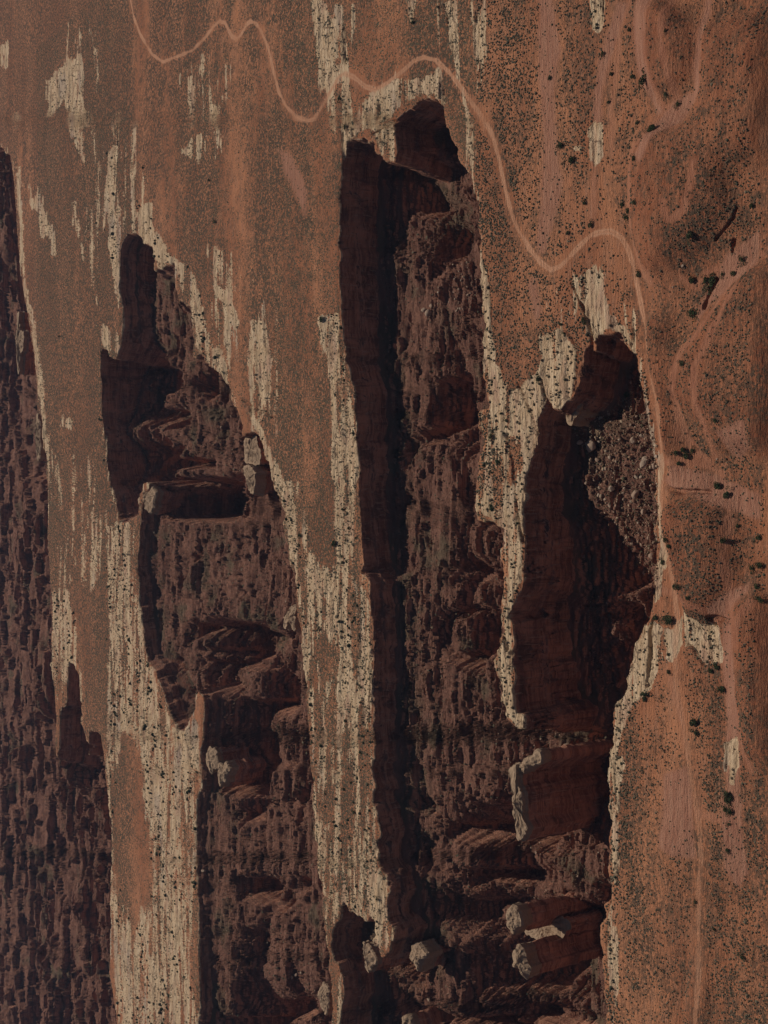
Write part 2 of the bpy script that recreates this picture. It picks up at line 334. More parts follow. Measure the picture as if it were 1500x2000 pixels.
def sdf(px, py):
    u = np.clip((px-MX0)/(MS*sub), 0, shp[0]-1.001); v = np.clip((py-MY0)/(MS*sub), 0, shp[1]-1.001)
    i = u.astype(np.int32); j = v.astype(np.int32); a = (u-i).astype(np.float32); b = (v-j).astype(np.float32)
    return (sd[i, j]*(1-a)+sd[i+1, j]*a)*(1-b) + (sd[i, j+1]*(1-a)+sd[i+1, j+1]*a)*b

MOUNDS = [P(s) for s in '''1250,300 1300,250 1340,270 1400,250 1440,300 1450,380 1420,450 1370,490 1320,530 1280,530 1250,480 1240,400
1350,690 1400,640 1440,580 1500,520 1540,520 1540,900 1480,880 1420,860 1400,820 1375,800 1345,760
1318,985 1360,975 1420,985 1440,1040 1440,1120 1425,1180 1390,1205 1350,1180 1325,1120 1315,1040
1260,20 1330,10 1375,60 1375,160 1330,190 1290,180 1265,110
1400,60 1500,40 1540,200 1500,330 1440,310 1395,240 1400,140
1265,640 1320,620 1340,700 1330,800 1345,900 1310,890 1300,800 1280,720
1450,1200 1520,1150 1540,1500 1480,1480 1455,1350'''.split('\n')]
mMound = polymask(MOUNDS, 0)
for st_ in (1, 2, 3, 5, 8, 8):
    for ax_ in (0, 1): mMound = (np.roll(mMound, st_, ax_)+np.roll(mMound, -st_, ax_)+2*mMound)/4
mMound = mMound.astype(np.float32)
mCream = np.zeros((MW, MH), np.float32)
for p_ in CREAM:
    x0_, y0_ = p_[0]; fill(mCream, p_, 1.0 if (x0_, y0_) in ((620, 625), (470, 790), (205, 1020), (340, 520), (100, 1150), (188, 700)) else 1.32)
FAINT = [P(s) for s in '''350,150 380,120 430,90 455,140 440,260 452,330 430,300 395,330 360,310 372,240
170,210 260,235 300,480 230,600 180,600 150,300
395,470 480,520 560,600 540,860 470,790 400,600
700,160 880,140 990,350 965,520 935,400 872,200 700,262
1040,520 1200,520 1262,700 1140,690 1030,650
850,0 965,0 930,250 880,200
598,0 705,0 705,285 640,250
95,880 200,900 215,1150 100,1150
130,40 190,40 200,250 160,240 120,150'''.split('\n')]
mF = blur(polymask(FAINT, 0), 40)
mCream = np.maximum(blur(mCream, 3), mF*0.56); mSoil = blur(polymask(SOIL, 0), 24); mWash = polymask(WASH, 4)
mRub = polymask([LIT[18]], 2)
mLit = np.zeros((MW, MH), np.float32); fill(mLit, P('-440,-400 0,-400 30,290 100,900 105,1350 180,1430 215,1700 230,2400 -440,2400'))
for p_ in LIT: fill(mLit, p_)
for p_ in GULLY: fill(mLit, p_, 0.0)

# floor depth / wall height: inverse-distance interpolation on a coarse world grid
cx, cy = unproj(np.array([c[0] for c in CTRL]), np.array([c[1] for c in CTRL]), np.array([c[2] for c in CTRL], float))
cd = np.array([c[2] for c in CTRL], np.float32); cw = np.array([c[3] for c in CTRL], np.float32)
GX0, GX1, GY0, GY1, GS = -720.0, 760.0, 170.0, 1700.0, 5.0
cgx, cgy = np.meshgrid(np.arange(GX0, GX1, GS), np.arange(GY0, GY1, GS), indexing='ij')
num = 0; numw = 0; den = 0
for i in range(len(CTRL)):
    k = 1.0/(((cgx-cx[i])*0.55)**2+((cgy-cy[i])*1.3)**2+25.0)**2.6
    num = num+k*cd[i]; numw = numw+k*cw[i]; den = den+k
gD = (num/den).astype(np.float32); gWl = (numw/den).astype(np.float32)
def wsamp(g, X, Y, x0=GX0, y0=GY0, s=GS):
    u = np.clip((X-x0)/s, 0, g.shape[0]-1.001); v = np.clip((Y-y0)/s, 0, g.shape[1]-1.001)
    i = u.astype(np.int32); j = v.astype(np.int32); a = (u-i).astype(np.float32); b = (v-j).astype(np.float32)
    return (g[i, j]*(1-a)+g[i+1, j]*a)*(1-b) + (g[i, j+1]*(1-a)+g[i+1, j+1]*a)*b

# relief of the floors, one west-east section after the other: a cliff under the far rim, then sunlit benches that stay
# near the general floor level and steep shaded drops between them
n1 = fbm(gx, gy, 14, 4, seed=5, g=.6)*5; n2 = fbm(gx, gy, 20, 4, seed=9, g=.6)*8
lit = samp(blur(mLit, 1), gx+n1, gy+n2) > 0.5
offp = (gx < -40) | (gy > 2006) | (gy < -20)
lit = np.where(offp, fbm(gx, gy, 60, 4, seed=3) > -0.15, lit)
insb = inside > 0.5
Yc = np.zeros(MH); dc = np.zeros(MH); Yr = np.zeros(MH); Wc_ = np.zeros(MH)
PX_, PY_, PD_ = [], [], []
pyv = MY0+MS*np.arange(MH)
for i in range(1, MW):
    qx = MX0+MS*i-750.0
    if qx > 600: break
    Tn = (sP*F+cP*qx)/(cP*F-sP*qx)                    # tangent of the depression angle
    start = insb[i] & ~insb[i-1]
    if i == 1: start = insb[i]
    Xn, Yn = unproj(qx+750.0, pyv)
    Yc = np.where(start, H/Tn, Yc); Yr = np.where(start, H/Tn, Yr); dc = np.where(start, 0.0, dc)
    tt = (H+dc)/(sP*F+cP*qx); Xc = (1000.0-pyv)*tt
    Dn = wsamp(gD, Xc, Yc); Wn = wsamp(gWl, Xc, Yc); Wc_ = np.where(start, Wn, Wc_)
    runl = Yr-Yc
    g = np.where(lit[i], np.where(dc > Dn+1, -0.45, np.where(dc < Dn-3, 0.5, 0.08)), 1.6)
    g = np.where((runl < Wc_*0.8+1.5), np.where(lit[i], 0.1, 0.4), g)
    g = np.where(dc > Dn+(34 if qx > -530 else 16), 0.0, g)
    if qx < -790: g = np.where(lit[i], g, 0.1)
    g = np.where(dc < Wc_*0.97, 9.0, g)
    dn_ = (dc + g*Yc - g*H/Tn)/(1+g/Tn)
    dc = np.where(insb[i], np.maximum(dn_, 0), 0.0); Yc = np.where(insb[i], (H+dc)/Tn, Yc)
    m_ = insb[i] & (dc > Wc_*0.9)
    tt = (H+dc)/(sP*F+cP*qx)
    PX_.append(((1000.0-pyv)*tt)[m_]); PY_.append(Yc[m_]); PD_.append(dc[m_])
PX_ = np.concatenate(PX_); PY_ = np.concatenate(PY_); PD_ = np.concatenate(PD_)
RS = 1.5
RW, RH = int((GX1-GX0)/RS), int((GY1-GY0)/RS)
bi = np.round((PX_-GX0)/RS).astype(int); bj = np.round((PY_-GY0)/RS).astype(int)
okb = (bi >= 0) & (bi < RW) & (bj >= 0) & (bj < RH)
idx = bi[okb]*RH+bj[okb]
cntb = np.bincount(idx, minlength=RW*RH).reshape(RW, RH).astype(np.float32)
sumb = np.bincount(idx, weights=PD_[okb], minlength=RW*RH).reshape(RW, RH).astype(np.float32)
have = np.minimum(cntb, 1.0); val = np.where(cntb > 0, sumb/np.maximum(cntb, 1), 0).astype(np.float32)
for _ in range(22):
    w_ = have.copy(); v_ = val*have
    for ax_ in (0, 1):
        for sg in (1, -1):
            w_ = w_+np.roll(have, sg, ax_); v_ = v_+np.roll(val*have, sg, ax_)
    new = (have < .5) & (w_ > 0)
    val = np.where(new, v_/np.maximum(w_, 1e-6), val); have = np.where(new, 1.0, have)
rgx, rgy = np.meshgrid(GX0+RS*np.arange(RW), GY0+RS*np.arange(RH), indexing='ij')
gG = np.where(have > .5, val, wsamp(gD, rgx, rgy)).astype(np.float32)
gS = blur(gG, 30)
farm = sm(300, 220, to_map(rgx, rgy)[0])
gG = lerp(blur(gG, 1), np.minimum(gS, 40.0), farm).astype(np.float32)

cuts = []
for line, hw, dp in CUTS:
    cuts.append((dense(line, False), hw, dp))
road_w = dense(ROAD, False); track_w = [dense(t, False) for t in TRACKS]
def seg_d(X, Y, pts, r):
    out = np.full(X.shape, r, np.float32)
    for a, b in zip(pts[:-1], pts[1:]):
        lo = np.minimum(a, b)-r; hi = np.maximum(a, b)+r
        sel = (X > lo[0]) & (X < hi[0]) & (Y > lo[1]) & (Y < hi[1])
        if not sel.any(): continue
        d = b-a; L2 = float(d@d)+1e-9
        vx = X[sel]-a[0]; vy = Y[sel]-a[1]; t = np.clip((vx*d[0]+vy*d[1])/L2, 0, 1)
        out[sel] = np.minimum(out[sel], np.sqrt((vx-t*d[0])**2+(vy-t*d[1])**2))
    return out
def warp_map(X, Y):
    px, py = to_map(X, Y)
    return px + fbm(X, Y, 14, 4, seed=21, g=0.6)*7, py + fbm(X, Y, 30, 4, seed=33, g=0.6)*22
def cream_at(X, Y, s):
    """0..1 pale slickrock; streaky along X, always along the rims"""
    wxp, wyp = warp_map(X, Y)
    m = samp(mCream, wxp, wyp); so = samp(mSoil, wxp, wyp)
    st = fbm(X, Y, 4.8, 4, sx=0.16, seed=2, g=0.70)*1.1 + 0.40*fbm(X, Y, 18, 3, sx=0.4, seed=12)
    base = m*(1-1.0*so)
    rim = sm(-7, -1, s)*0.5
    v = np.maximum(base, rim*(m*0+1))
    return sm(-0.10, 0.24, v*1.0 - 0.77 + st*1.45 - 0.35*np.maximum(fbm(X, Y, 26, 3, seed=401), 0)*(v < 1.05))*sm(0.02, 0.3, v)

def zfun(X, Y, full=True):
    X = np.asarray(X, np.float32); Y = np.asarray(Y, np.float32)
    px, py = to_map(X, Y)
    s0 = sdf(px, py)
    s = s0 + fbm(X, Y, 11, 3, seed=1)*0.9 + fbm(X, Y, 2.6, 3, seed=6)*0.6 + np.floor(fbm(X, Y, 5.5, 3, seed=207)*5)/5*2.0
    Dw = wsamp(gWl, X, Y); D = wsamp(gD, X, Y)
    Wc = 3.2
    t = np.clip(s/Wc, 0, 1)
    f = 0.50*sm(0.0, 0.42, t)+0.06*sm(.4, .6, t)+0.44*sm(0.6, 1.0, t)
    zin = -wsamp(gG, X, Y, GX0, GY0, RS)*f
    flo = sm(3.5, 8.0, s)
    n = fbm(X, Y, 14, 5, seed=15, sx=0.26, g=0.62)
    rg = 1-np.abs(fbm(X, Y, 6.0, 4, seed=16, sx=0.18, g=0.6))*2.2
    sm_ = samp(mRub, px, py)
    zin = zin + (n*2.4 - np.maximum(rg-0.6, 0)*4.0*(1-sm_))*flo*(1-.4*sm_)
    fm = flo*sm(290, 230, px)
    if np.any(fm > 0):
        zf = fbm(X, Y, 70, 5, seed=301, sx=0.45, g=.62)*30
        uf = zf/5.0; ff = uf-np.floor(uf)
        zin = zin + fm*(np.floor(uf)+sm(.72, .98, ff))*5.0 - fm*4
    stp = 1.9
    u = zin/stp + fbm(X, Y, 25, 2, seed=18)*0.5
    fr = u-np.floor(u)
    zt = (np.floor(u)+sm(0.84, 0.99, fr))*stp
    zin = lerp(zin, zt-(u*stp-zin), 0.93*flo*(1-0.7*sm_))
    if full:
        rub = np.abs(fbm(X, Y, 2.2, 3, seed=41, g=0.6))
        blk = np.floor(fbm(X, Y, 3.2, 3, seed=47, sx=.22, g=.6)*6)/6
        zin = zin + blk*2.6*flo*(1-sm_)
        zin = zin + (rub*(0.5+2.7*sm_) + fbm(X, Y, 0.9, 2, seed=44)*0.45)*flo
    # plateau
    zo = fbm(X, Y, 60, 4, seed=8)*1.3
    hill = sm(1225, 1330, px)
    hn = fbm(X, Y, 38, 4, seed=71)*0.55; zo = zo + samp(mMound, px + fbm(X, Y, 20, 3, seed=72)*9, py + fbm(X, Y, 20, 3, seed=73)*16)*6.5; hs = hn*7.0/1.6; zo = zo + hill*(3.2 + lerp(hn*7.0, (np.floor(hs)+sm(.5, .98, hs-np.floor(hs)))*1.6, .3))
    cr = cream_at(X, Y, s0)
    ledge = fbm(X, Y, 4.5, 4, sx=0.13, seed=51, g=0.65)
    zo = zo + cr*sm(.2, .7, cr)*(np.floor(ledge*5)/5*1.3+ledge*0.4) - sm(-2.0, 0.0, s)*0.35 + fbm(X, Y, 1.8, 2, seed=61)*0.10
    for pts, hw, dp in cuts:
        lo = pts.min(0)-6; hi = pts.max(0)+6
        sel = (X > lo[0]) & (X < hi[0]) & (Y > lo[1]) & (Y < hi[1])
        if sel.any():
            dd = seg_d(X[sel], Y[sel], pts, 5.0) + fbm(X[sel], Y[sel], 3, 2, seed=77)*0.8*hw
            tmp = zo[sel] - dp*(1-sm(hw*0.4, hw*1.3, dd))
            zo = np.array(zo); zo[sel] = tmp
    rd = seg_d(X, Y, road_w, 7.0)
    zo = np.where(rd < 7, lerp(fbm(X, Y, 60, 2, seed=8)*1.0 + hill*2.0-0.12, zo, sm(2.0, 6.5, rd)), zo)
    zo = zo*sm(-0.05, -9.0, np.minimum(s, -0.05)) if False else zo
    return np.where(s > 0, zo*(1-f)+zin, zo), s, cr, rd

# ------------------------------------------------------------------ terrain mesh: a fan-shaped grid, rows gathered where the ground is steep
qf = np.arange(-1150.0, 960.0, 2.0)                  # photo-x of fine rows (relative to centre)
pc = np.concatenate([np.arange(-420.0, -40.0, 8.0), np.arange(-40.0, 2040.0, 2.0), np.arange(2040.0, 2430.0, 8.0)])
tq = H/(sP*F + cP*qf)
FX = (1000.0-pc)[None, :]*tq[:, None]; FY = np.repeat((tq*(cP*F-sP*qf))[:, None], len(pc), 1)
Z0, S0, _, _ = zfun(FX, FY, False)
vx_, vy_ = project(FX, FY, Z0)
dZ = np.abs(np.diff(Z0, axis=0)); dist = FY[:-1]
# length on the picture of every row step, plus a floor so that hidden ground keeps some rows
wgt = np.minimum(np.abs(np.diff(vx_, axis=0)), 40) + 0.9 + 0.25*dZ
wgt = wgt*(np.where((qf[:-1] < -1000) | (qf[:-1] > 780), 0.35, 1.0))[:, None]
k = np.exp(-(np.arange(-24, 25)/10.0)**2); k /= k.sum()
pw = np.pad(wgt, ((0, 0), (24, 24)), mode='edge'); wgt = sum(k[i]*pw[:, i:i+wgt.shape[1]] for i in range(49))
NR = 1500
cum = np.concatenate([np.zeros((1, wgt.shape[1])), np.cumsum(wgt, 0)], 0); cum /= cum[-1]
tgt = np.linspace(0, 1, NR)
Q = np.empty((NR, len(pc)))
for j in range(len(pc)): Q[:, j] = np.interp(tgt, cum[:, j], qf)
T = H/(sP*F + cP*Q)
VX = (1000.0-pc)[None, :]*T; VY = T*(cP*F-sP*Q)
VZ, VS, VC, VR = zfun(VX, VY, True)
VZ = VZ.astype(np.float32)
# rock courses on the cliffs stand in and out a little
face = sm(0.0, 0.4, VS)*sm(4.5, 2.5, VS)
VYs = VY + face*(np.floor(fbm(VZ*1.0, VX*0.06, 2.2, 3, seed=90)*4)/4*0.7)
mpx, mpy = to_map(VX, VY)
wmx, wmy = warp_map(VX, VY)
wash = samp(mWash, wmx, wmy)
trk = np.zeros(VX.shape, np.float32)
for tw_ in track_w: trk = np.maximum(trk, 1-sm(0.4, 2.2, seg_d(VX, VY, tw_, 4.0)+fbm(VX, VY, 4, 2, seed=4)))
rw_ = VR + fbm(VX, VY, 5, 3, seed=31)*0.8
road = 1.15*(1-sm(0.4, 1.3, rw_))*(1-.35*sm(640, 760, mpy))*(1-0.30*sm(1180, 1420, mpy)*(1-np.exp(-(VR/.8)**2)*0))
road = road*(0.75+0.5*fbm(VX, VY, 9, 3, seed=131))
rut = np.exp(-((VR-0.65)/0.22)**2)*np.clip(road*1.5, 0, 1)
far = sm(480, 800, VY)
# vegetation cover: banded along X, thick on the far plateau, thin on the rock
band = fbm(VX, VY, 55, 4, sx=0.22, seed=101)
veg = np.clip(0.66+band*0.9+1.0*fbm(VX, VY, 24, 5, seed=141, sx=0.5, g=.65)+0.7*fbm(VX, VY, 4, 3, seed=143)+0.30*far+0.5*sm(620,300,mpx)*sm(1500,900,mpy), 0.12, 1.35)*(1-0.9*VC)*(1-np.maximum(road, trk))*(1-0.85*wash)*(VS < 0)
veg *= (1-0.75*sm(9, 0, -VS)*(mpx > 700))
mnd = sm(.25, .6, samp(mMound, mpx + fbm(VX, VY, 20, 3, seed=72)*9, mpy + fbm(VX, VY, 20, 3, seed=73)*16))
hillm = (0.45+0.55*mnd)*sm(1215, 1275, mpx + fbm(VX, VY, 25, 3, seed=17)*26)*(1-0.75*sm(1280, 1420, mpy+fbm(VX, VY, 40, 3, seed=19)*120)*(1-sm(1380,1440,mpx)))
green = np.maximum(sm(0.15, 0.6, fbm(VX, VY, 14, 4, seed=111)), sm(-0.25, 0.35, fbm(VX, VY, 10, 4, seed=117))*sm(22, 6, VS))*(VS > 3.4)  # patchy brush, plus a strip at wall feet that paints shade darker
NCc = len(pc); NV = NR*NCc

def add_attr(me, name, arrs):
    a = me.color_attributes.new(name, 'FLOAT_COLOR', 'POINT')
    buf = np.ones((len(arrs[0].ravel()), 4), np.float32)
    for i, r in enumerate(arrs): buf[:, i] = r.ravel()
    a.data.foreach_set('color', buf.ravel())
def raw_mesh(name, co, quads, tri=False):
    me = bpy.data.meshes.new(name); n = 3 if tri else 4
    me.vertices.add(len(co)); me.vertices.foreach_set('co', np.asarray(co, np.float32).ravel())
    me.loops.add(len(quads)*n); me.loops.foreach_set('vertex_index', np.asarray(quads, np.int32).ravel())
    me.polygons.add(len(quads)); me.polygons.foreach_set('loop_start', np.arange(0, len(quads)*n, n, dtype=np.int32))
    try: me.polygons.foreach_set('loop_total', np.full(len(quads), n, np.int32))
    except Exception: pass
    me.update(calc_edges=True); return me
def link(name, me, mat, parent=None):
    o = bpy.data.objects.new(name, me); COL.objects.link(o)
    if mat and not me.materials: me.materials.append(mat)
    if parent: o.parent = parent
    return o
def empty(name, loc, label, cat, group=None):
    o = bpy.data.objects.new(name, None); COL.objects.link(o); o.location = loc; o.empty_display_size = 0.5
    o['label'] = label; o['category'] = cat
    if group: o['group'] = group
    return o

# ------------------------------------------------------------------ materials
class NB:
    def __init__(s, name):
        s.m = bpy.data.materials.new(name); s.m.use_nodes = True; s.t = s.m.node_tree
        s.b = s.t.nodes['Principled BSDF']; s.b.inputs['Roughness'].default_value = 0.95; s.b.inputs['Specular IOR Level'].default_value = 0.12
        s.geo = s.t.nodes.new('ShaderNodeNewGeometry')
    def lk(s, a, b):
        if isinstance(a, (int, float)): b.default_value = a
        elif isinstance(a, tuple): b.default_value = a if len(a) != 3 else (*a, 1)
        else: s.t.links.new(a, b)
    def pos(s, sc, src=None):
        n = s.t.nodes.new('ShaderNodeVectorMath'); n.operation = 'MULTIPLY'; s.lk(src or s.geo.outputs['Position'], n.inputs[0]); n.inputs[1].default_value = sc; return n.outputs[0]
    def noise(s, sc, scale=1.0, det=4, rough=0.6, src=None, dist=0.0):
        n = s.t.nodes.new('ShaderNodeTexNoise'); s.lk(s.pos(sc, src), n.inputs['Vector']); n.inputs['Scale'].default_value = scale
        n.inputs['Detail'].default_value = det; n.inputs['Roughness'].default_value = rough; n.inputs['Distortion'].default_value = dist; return n.outputs[0]
    def rmp(s, v, a, b, lo=0.0, hi=1.0):
        n = s.t.nodes.new('ShaderNodeMapRange'); s.lk(v, n.inputs[0]); n.inputs[1].default_value = a; n.inputs[2].default_value = b; n.inputs[3].default_value = lo; n.inputs[4].default_value = hi
        n.interpolation_type = 'SMOOTHSTEP'; return n.outputs[0]
    def mix(s, f, a, b, mode='MIX'):
        n = s.t.nodes.new('ShaderNodeMix'); n.data_type = 'RGBA'; n.blend_type = mode
        s.lk(f, n.inputs[0]); s.lk(a, n.inputs[6]); s.lk(b, n.inputs[7]); return n.outputs[2]
    def mth(s, op, a, b=0.0):
        n = s.t.nodes.new('ShaderNodeMath'); n.operation = op; s.lk(a, n.inputs[0]); s.lk(b, n.inputs[1]); return n.outputs[0]
    def attr(s, name):
        n = s.t.nodes.new('ShaderNodeVertexColor'); n.layer_name = name
        q = s.t.nodes.new('ShaderNodeSeparateColor'); s.lk(n.outputs[0], q.inputs[0]); return q.outputs[0], q.outputs[1], q.outputs[2], n.outputs[1]
    def bump(s, h, st, d):
        n = s.t.nodes.new('ShaderNodeBump'); s.lk(h, n.inputs['Height']); n.inputs['Strength'].default_value = st; n.inputs['Distance'].default_value = d
        s.t.links.new(n.outputs[0], s.b.inputs['Normal'])
    def out(s, c): s.lk(c, s.b.inputs['Base Color']); return s.m

def cliff_colour(n, src=None):
    """layered dark red rock, seen in position coordinates"""
    bands = n.noise((0.035, 0.035, 0.75), 1.0, 6, 0.7, src, 0.4)
    c = n.mix(n.rmp(bands, .40, .60), (0.29, 0.13, 0.088), (0.50, 0.255, 0.17))
    c = n.mix(n.rmp(n.noise((.01, .01, .35), 1, 2, .5, src), .5, .7), c, (0.30, 0.135, 0.095))
    blot = n.noise((.10, .10, .16), 1, 4, .6, src)
    c = n.mix(n.rmp(blot, .50, .62, 0, .7), c, (0.60, 0.30, 0.20))
    c = n.mix(n.rmp(blot, .44, .36, 0, .7), c, (0.13, 0.07, 0.055))
    strk = n.noise((0.33, 0.33, 0.02), 1.0, 5, 0.65, src, 0.3)
    c = n.mix(n.rmp(strk, .54, .68, 0, .62), c, (0.09, 0.05, 0.045))
    c = n.mix(n.rmp(n.noise((1.3, 1.3, 0.09), 1, 3, .6, src), .57, .66, 0, .6), c, (0.52, 0.36, 0.27))
    c = n.mix(n.rmp(n.noise((0.09, 0.09, 1.5), 1, 5, .75, src, .5), .58, .61, 0, .7), c, (0.09, 0.042, 0.032))
    return c

n = NB('terrain_rock')
cream, rd_, ws_, rt_ = n.attr('m1'); ins_, vg_, brush_shade_, hl_ = n.attr('m2')
big = n.noise((0.01, 0.035, 0.03), 1, 4, 0.6); mid = n.noise((0.12, 0.4, 0.3), 1, 5, 0.65); fine = n.noise((1.3, 1.6, 1.3), 1, 4, 0.7)
soil = n.mix(n.rmp(big, .35, .65), (0.37, 0.15, 0.08), (0.53, 0.24, 0.13))
soil = n.mix(n.rmp(mid, .45, .7, 0, .5), soil, (0.36, 0.205, 0.14))
hill_c = n.mix(n.rmp(mid, .35, .65), (0.29, 0.105, 0.057), (0.41, 0.168, 0.092))
soil = n.mix(n.mth('MULTIPLY', hl_, n.rmp(n.noise((.03, .06, .03), 1, 4, .6), .3, .6, 0.5, 1)), soil, hill_c)
soil = n.mix(n.mth('MULTIPLY', ws_, .85), soil, n.mix(n.rmp(n.noise((.08, .9, .3), 1, 4, .6), .35, .65), (0.35, 0.165, 0.115), (0.44, 0.235, 0.165)))
litter = n.mix(fine, (0.078, 0.056, 0.042), (0.15, 0.098, 0.066))
cell = n.rmp(n.noise((0.75, 0.75, 0.75), 1.0, 4, 0.75), .42, .53)
soil = n.mix(n.mth('MULTIPLY', n.mth('MULTIPLY', vg_, cell), .88), soil, litter)
crm = n.mix(n.rmp(mid, .35, .7), (0.58, 0.42, 0.27), (0.76, 0.60, 0.42))
crm = n.mix(n.rmp(n.noise((.05, .12, .1), 1, 4, .6), .5, .68, 0, .7), crm, (0.50, 0.31, 0.225))
crm = n.mix(n.rmp(n.noise((.02, .05, .1), 1, 3, .6), .56, .68, 0, .55), crm, (0.40, 0.33, 0.29))
crm = n.mix(n.rmp(n.noise((0.16, 2.1, 1), 1, 4, .65), .56, .66, 0, .5), crm, (0.27, 0.17, 0.115))
crm = n.mix(n.rmp(n.noise((0.5, 0.9, 1), 1, 5, .75), .54, .66, 0, .55), crm, (0.36, 0.235, 0.16))
vo = n.t.nodes.new('ShaderNodeTexVoronoi'); vo.feature = 'DISTANCE_TO_EDGE'; vo.inputs['Scale'].default_value = 1.0
wv = n.t.nodes.new('ShaderNodeVectorMath'); wv.operation = 'ADD'; nzc = n.t.nodes.new('ShaderNodeTexNoise'); nzc.inputs['Scale'].default_value = 0.35; nzc.inputs['Detail'].default_value = 4
n.lk(n.geo.outputs['Position'], nzc.inputs['Vector']); n.lk(n.pos((0.055, 0.15, 0.1)), wv.inputs[0]); n.lk(n.pos((0.35, 0.35, 0.35), nzc.outputs['Color']), wv.inputs[1]); n.lk(wv.outputs[0], vo.inputs['Vector'])
crm = n.mix(n.rmp(vo.outputs['Distance'], .006, .03, .75, 0), crm, (0.12, 0.08, 0.06))
fe = n.mth('ADD', n.mth('MULTIPLY', n.noise((0.22, 2.6, 1), 1, 5, .75), .75), n.mth('MULTIPLY', n.noise((1.3, 2.2, 1), 1, 4, .7), .45))
soil = n.mix(n.mth('MULTIPLY', n.rmp(cream, .02, .5), .55), soil, (0.50, 0.29, 0.19))
cream = n.rmp(n.mth('ADD', cream, n.mth('MULTIPLY', n.mth('SUBTRACT', fe, .6), 2.0)), .34, .62)
top = n.mix(cream, soil, crm)
top = n.mix(n.mth('MULTIPLY', rd_, .9), top, n.mix(fine, (0.52, 0.265, 0.16), (0.60, 0.325, 0.205)))
top = n.mix(n.mth('MULTIPLY', rt_, .35), top, (0.66, 0.43, 0.30))
# inside the canyons
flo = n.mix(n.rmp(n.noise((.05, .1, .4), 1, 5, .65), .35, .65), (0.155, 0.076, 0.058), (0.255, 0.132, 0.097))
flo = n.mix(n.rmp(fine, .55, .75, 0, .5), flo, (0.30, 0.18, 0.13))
flo = n.mix(n.mth('MULTIPLY', brush_shade_, .6), flo, (0.10, 0.10, 0.065))  # brush tone, also puts wall-foot shade into the floor colour
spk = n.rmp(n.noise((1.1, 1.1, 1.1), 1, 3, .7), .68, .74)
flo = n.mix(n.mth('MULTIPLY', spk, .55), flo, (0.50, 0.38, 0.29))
cl = cliff_colour(n)
sepn = n.t.nodes.new('ShaderNodeSeparateXYZ'); n.lk(n.geo.outputs['Normal'], sepn.inputs[0])
sepz = n.t.nodes.new('ShaderNodeSeparateXYZ'); n.lk(n.geo.outputs['Position'], sepz.inputs[0])
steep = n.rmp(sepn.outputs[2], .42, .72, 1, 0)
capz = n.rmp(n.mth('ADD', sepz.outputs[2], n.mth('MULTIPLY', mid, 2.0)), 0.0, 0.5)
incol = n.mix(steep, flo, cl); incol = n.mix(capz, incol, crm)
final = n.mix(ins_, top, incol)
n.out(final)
h = n.mth('ADD', n.mth('MULTIPLY', fine, .6), n.noise((.25, 1.2, 1.5), 1, 5, .7))
n.bump(h, 0.9, 1.3)
M_TERR = n.m

n = NB('scrub'); tint = n.t.nodes.new('ShaderNodeVertexColor'); tint.layer_name = 'tint'
n.out(n.mix(n.noise((3, 3, 3), 1, 2), n.mix(0.35, tint.outputs[0], (0, 0, 0)), tint.outputs[0])); M_SCRUB = n.m
n = NB('rubble_stone'); tint = n.t.nodes.new('ShaderNodeVertexColor'); tint.layer_name = 'tint'; n.out(tint.outputs[0]); M_RUB = n.m
def leafmat(name, a, b):
    n = NB(name); r = n.t.nodes.new('ShaderNodeObjectInfo')
    c = n.mix(n.noise((2.2, 2.2, 2.2), 1, 3), a, b); c = n.mix(n.mth('MULTIPLY', r.outputs['Random'], .5), c, (0.085, 0.085, 0.05)); return n.out(c)
M_JUN = leafmat('juniper_foliage', (0.022, 0.038, 0.018), (0.065, 0.088, 0.040))
M_SAGE = leafmat('sage_foliage', (0.085, 0.08, 0.055), (0.17, 0.15, 0.105))
n = NB('bark'); n.out(n.mix(n.noise((9, 9, 2), 1, 3), (0.10, 0.07, 0.05), (0.22, 0.17, 0.13))); M_BARK = n.m
def objpos(n):
    tc = n.t.nodes.new('ShaderNodeTexCoord'); return tc.outputs['Object']
n = NB('boulder_stone'); op = objpos(n); r = n.t.nodes.new('ShaderNodeObjectInfo')
c = n.mix(n.noise((.5, .5, .9), 1, 5, .65, op), (0.28, 0.215, 0.17), (0.50, 0.41, 0.325)); c = n.mix(n.mth('MULTIPLY', r.outputs['Random'], .55), c, (0.24, 0.14, 0.10))
n.out(c); n.bump(n.noise((1.4, 1.4, 2.2), 1, 5, .7, op), .8, .4); M_BOULD = n.m
n = NB('tower_shaft_rock'); n.out(cliff_colour(n)); n.bump(n.noise((.7, .7, 3.0), 1, 5, .7), .8, .8); M_SHAFT = n.m
n = NB('tower_cap_rock'); c = n.mix(n.noise((.5, 1.2, 1.6), 1, 6, .75), (0.17, 0.11, 0.075), (0.52, 0.39, 0.275)); c = n.mix(n.rmp(n.noise((1, 1.4, 5), 1, 3, .6), .58, .7, 0, .6), c, (0.20, 0.14, 0.11))
n.out(c); n.bump(n.noise((.6, .9, 4), 1, 5, .7), .8, .6); M_CAP = n.m

# ------------------------------------------------------------------ terrain object
ii = np.arange(NR-1)[:, None]*NCc + np.arange(NCc-1)[None, :]
quads = np.stack([ii, ii+NCc, ii+NCc+1, ii+1], -1).reshape(-1, 4)
me = raw_mesh('terrain', np.stack([VX, VYs, VZ], -1).reshape(-1, 3), quads)
add_attr(me, 'm1', [VC, road*(VS < 0), np.maximum(wash, trk*0.45), rut])
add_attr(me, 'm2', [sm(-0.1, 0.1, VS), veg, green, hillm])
me.materials.append(M_TERR)
ter = link('terrain', me, None); ter['kind'] = 'structure'
nz = me.polygons[0].normal.z
if nz < 0: me.flip_normals()
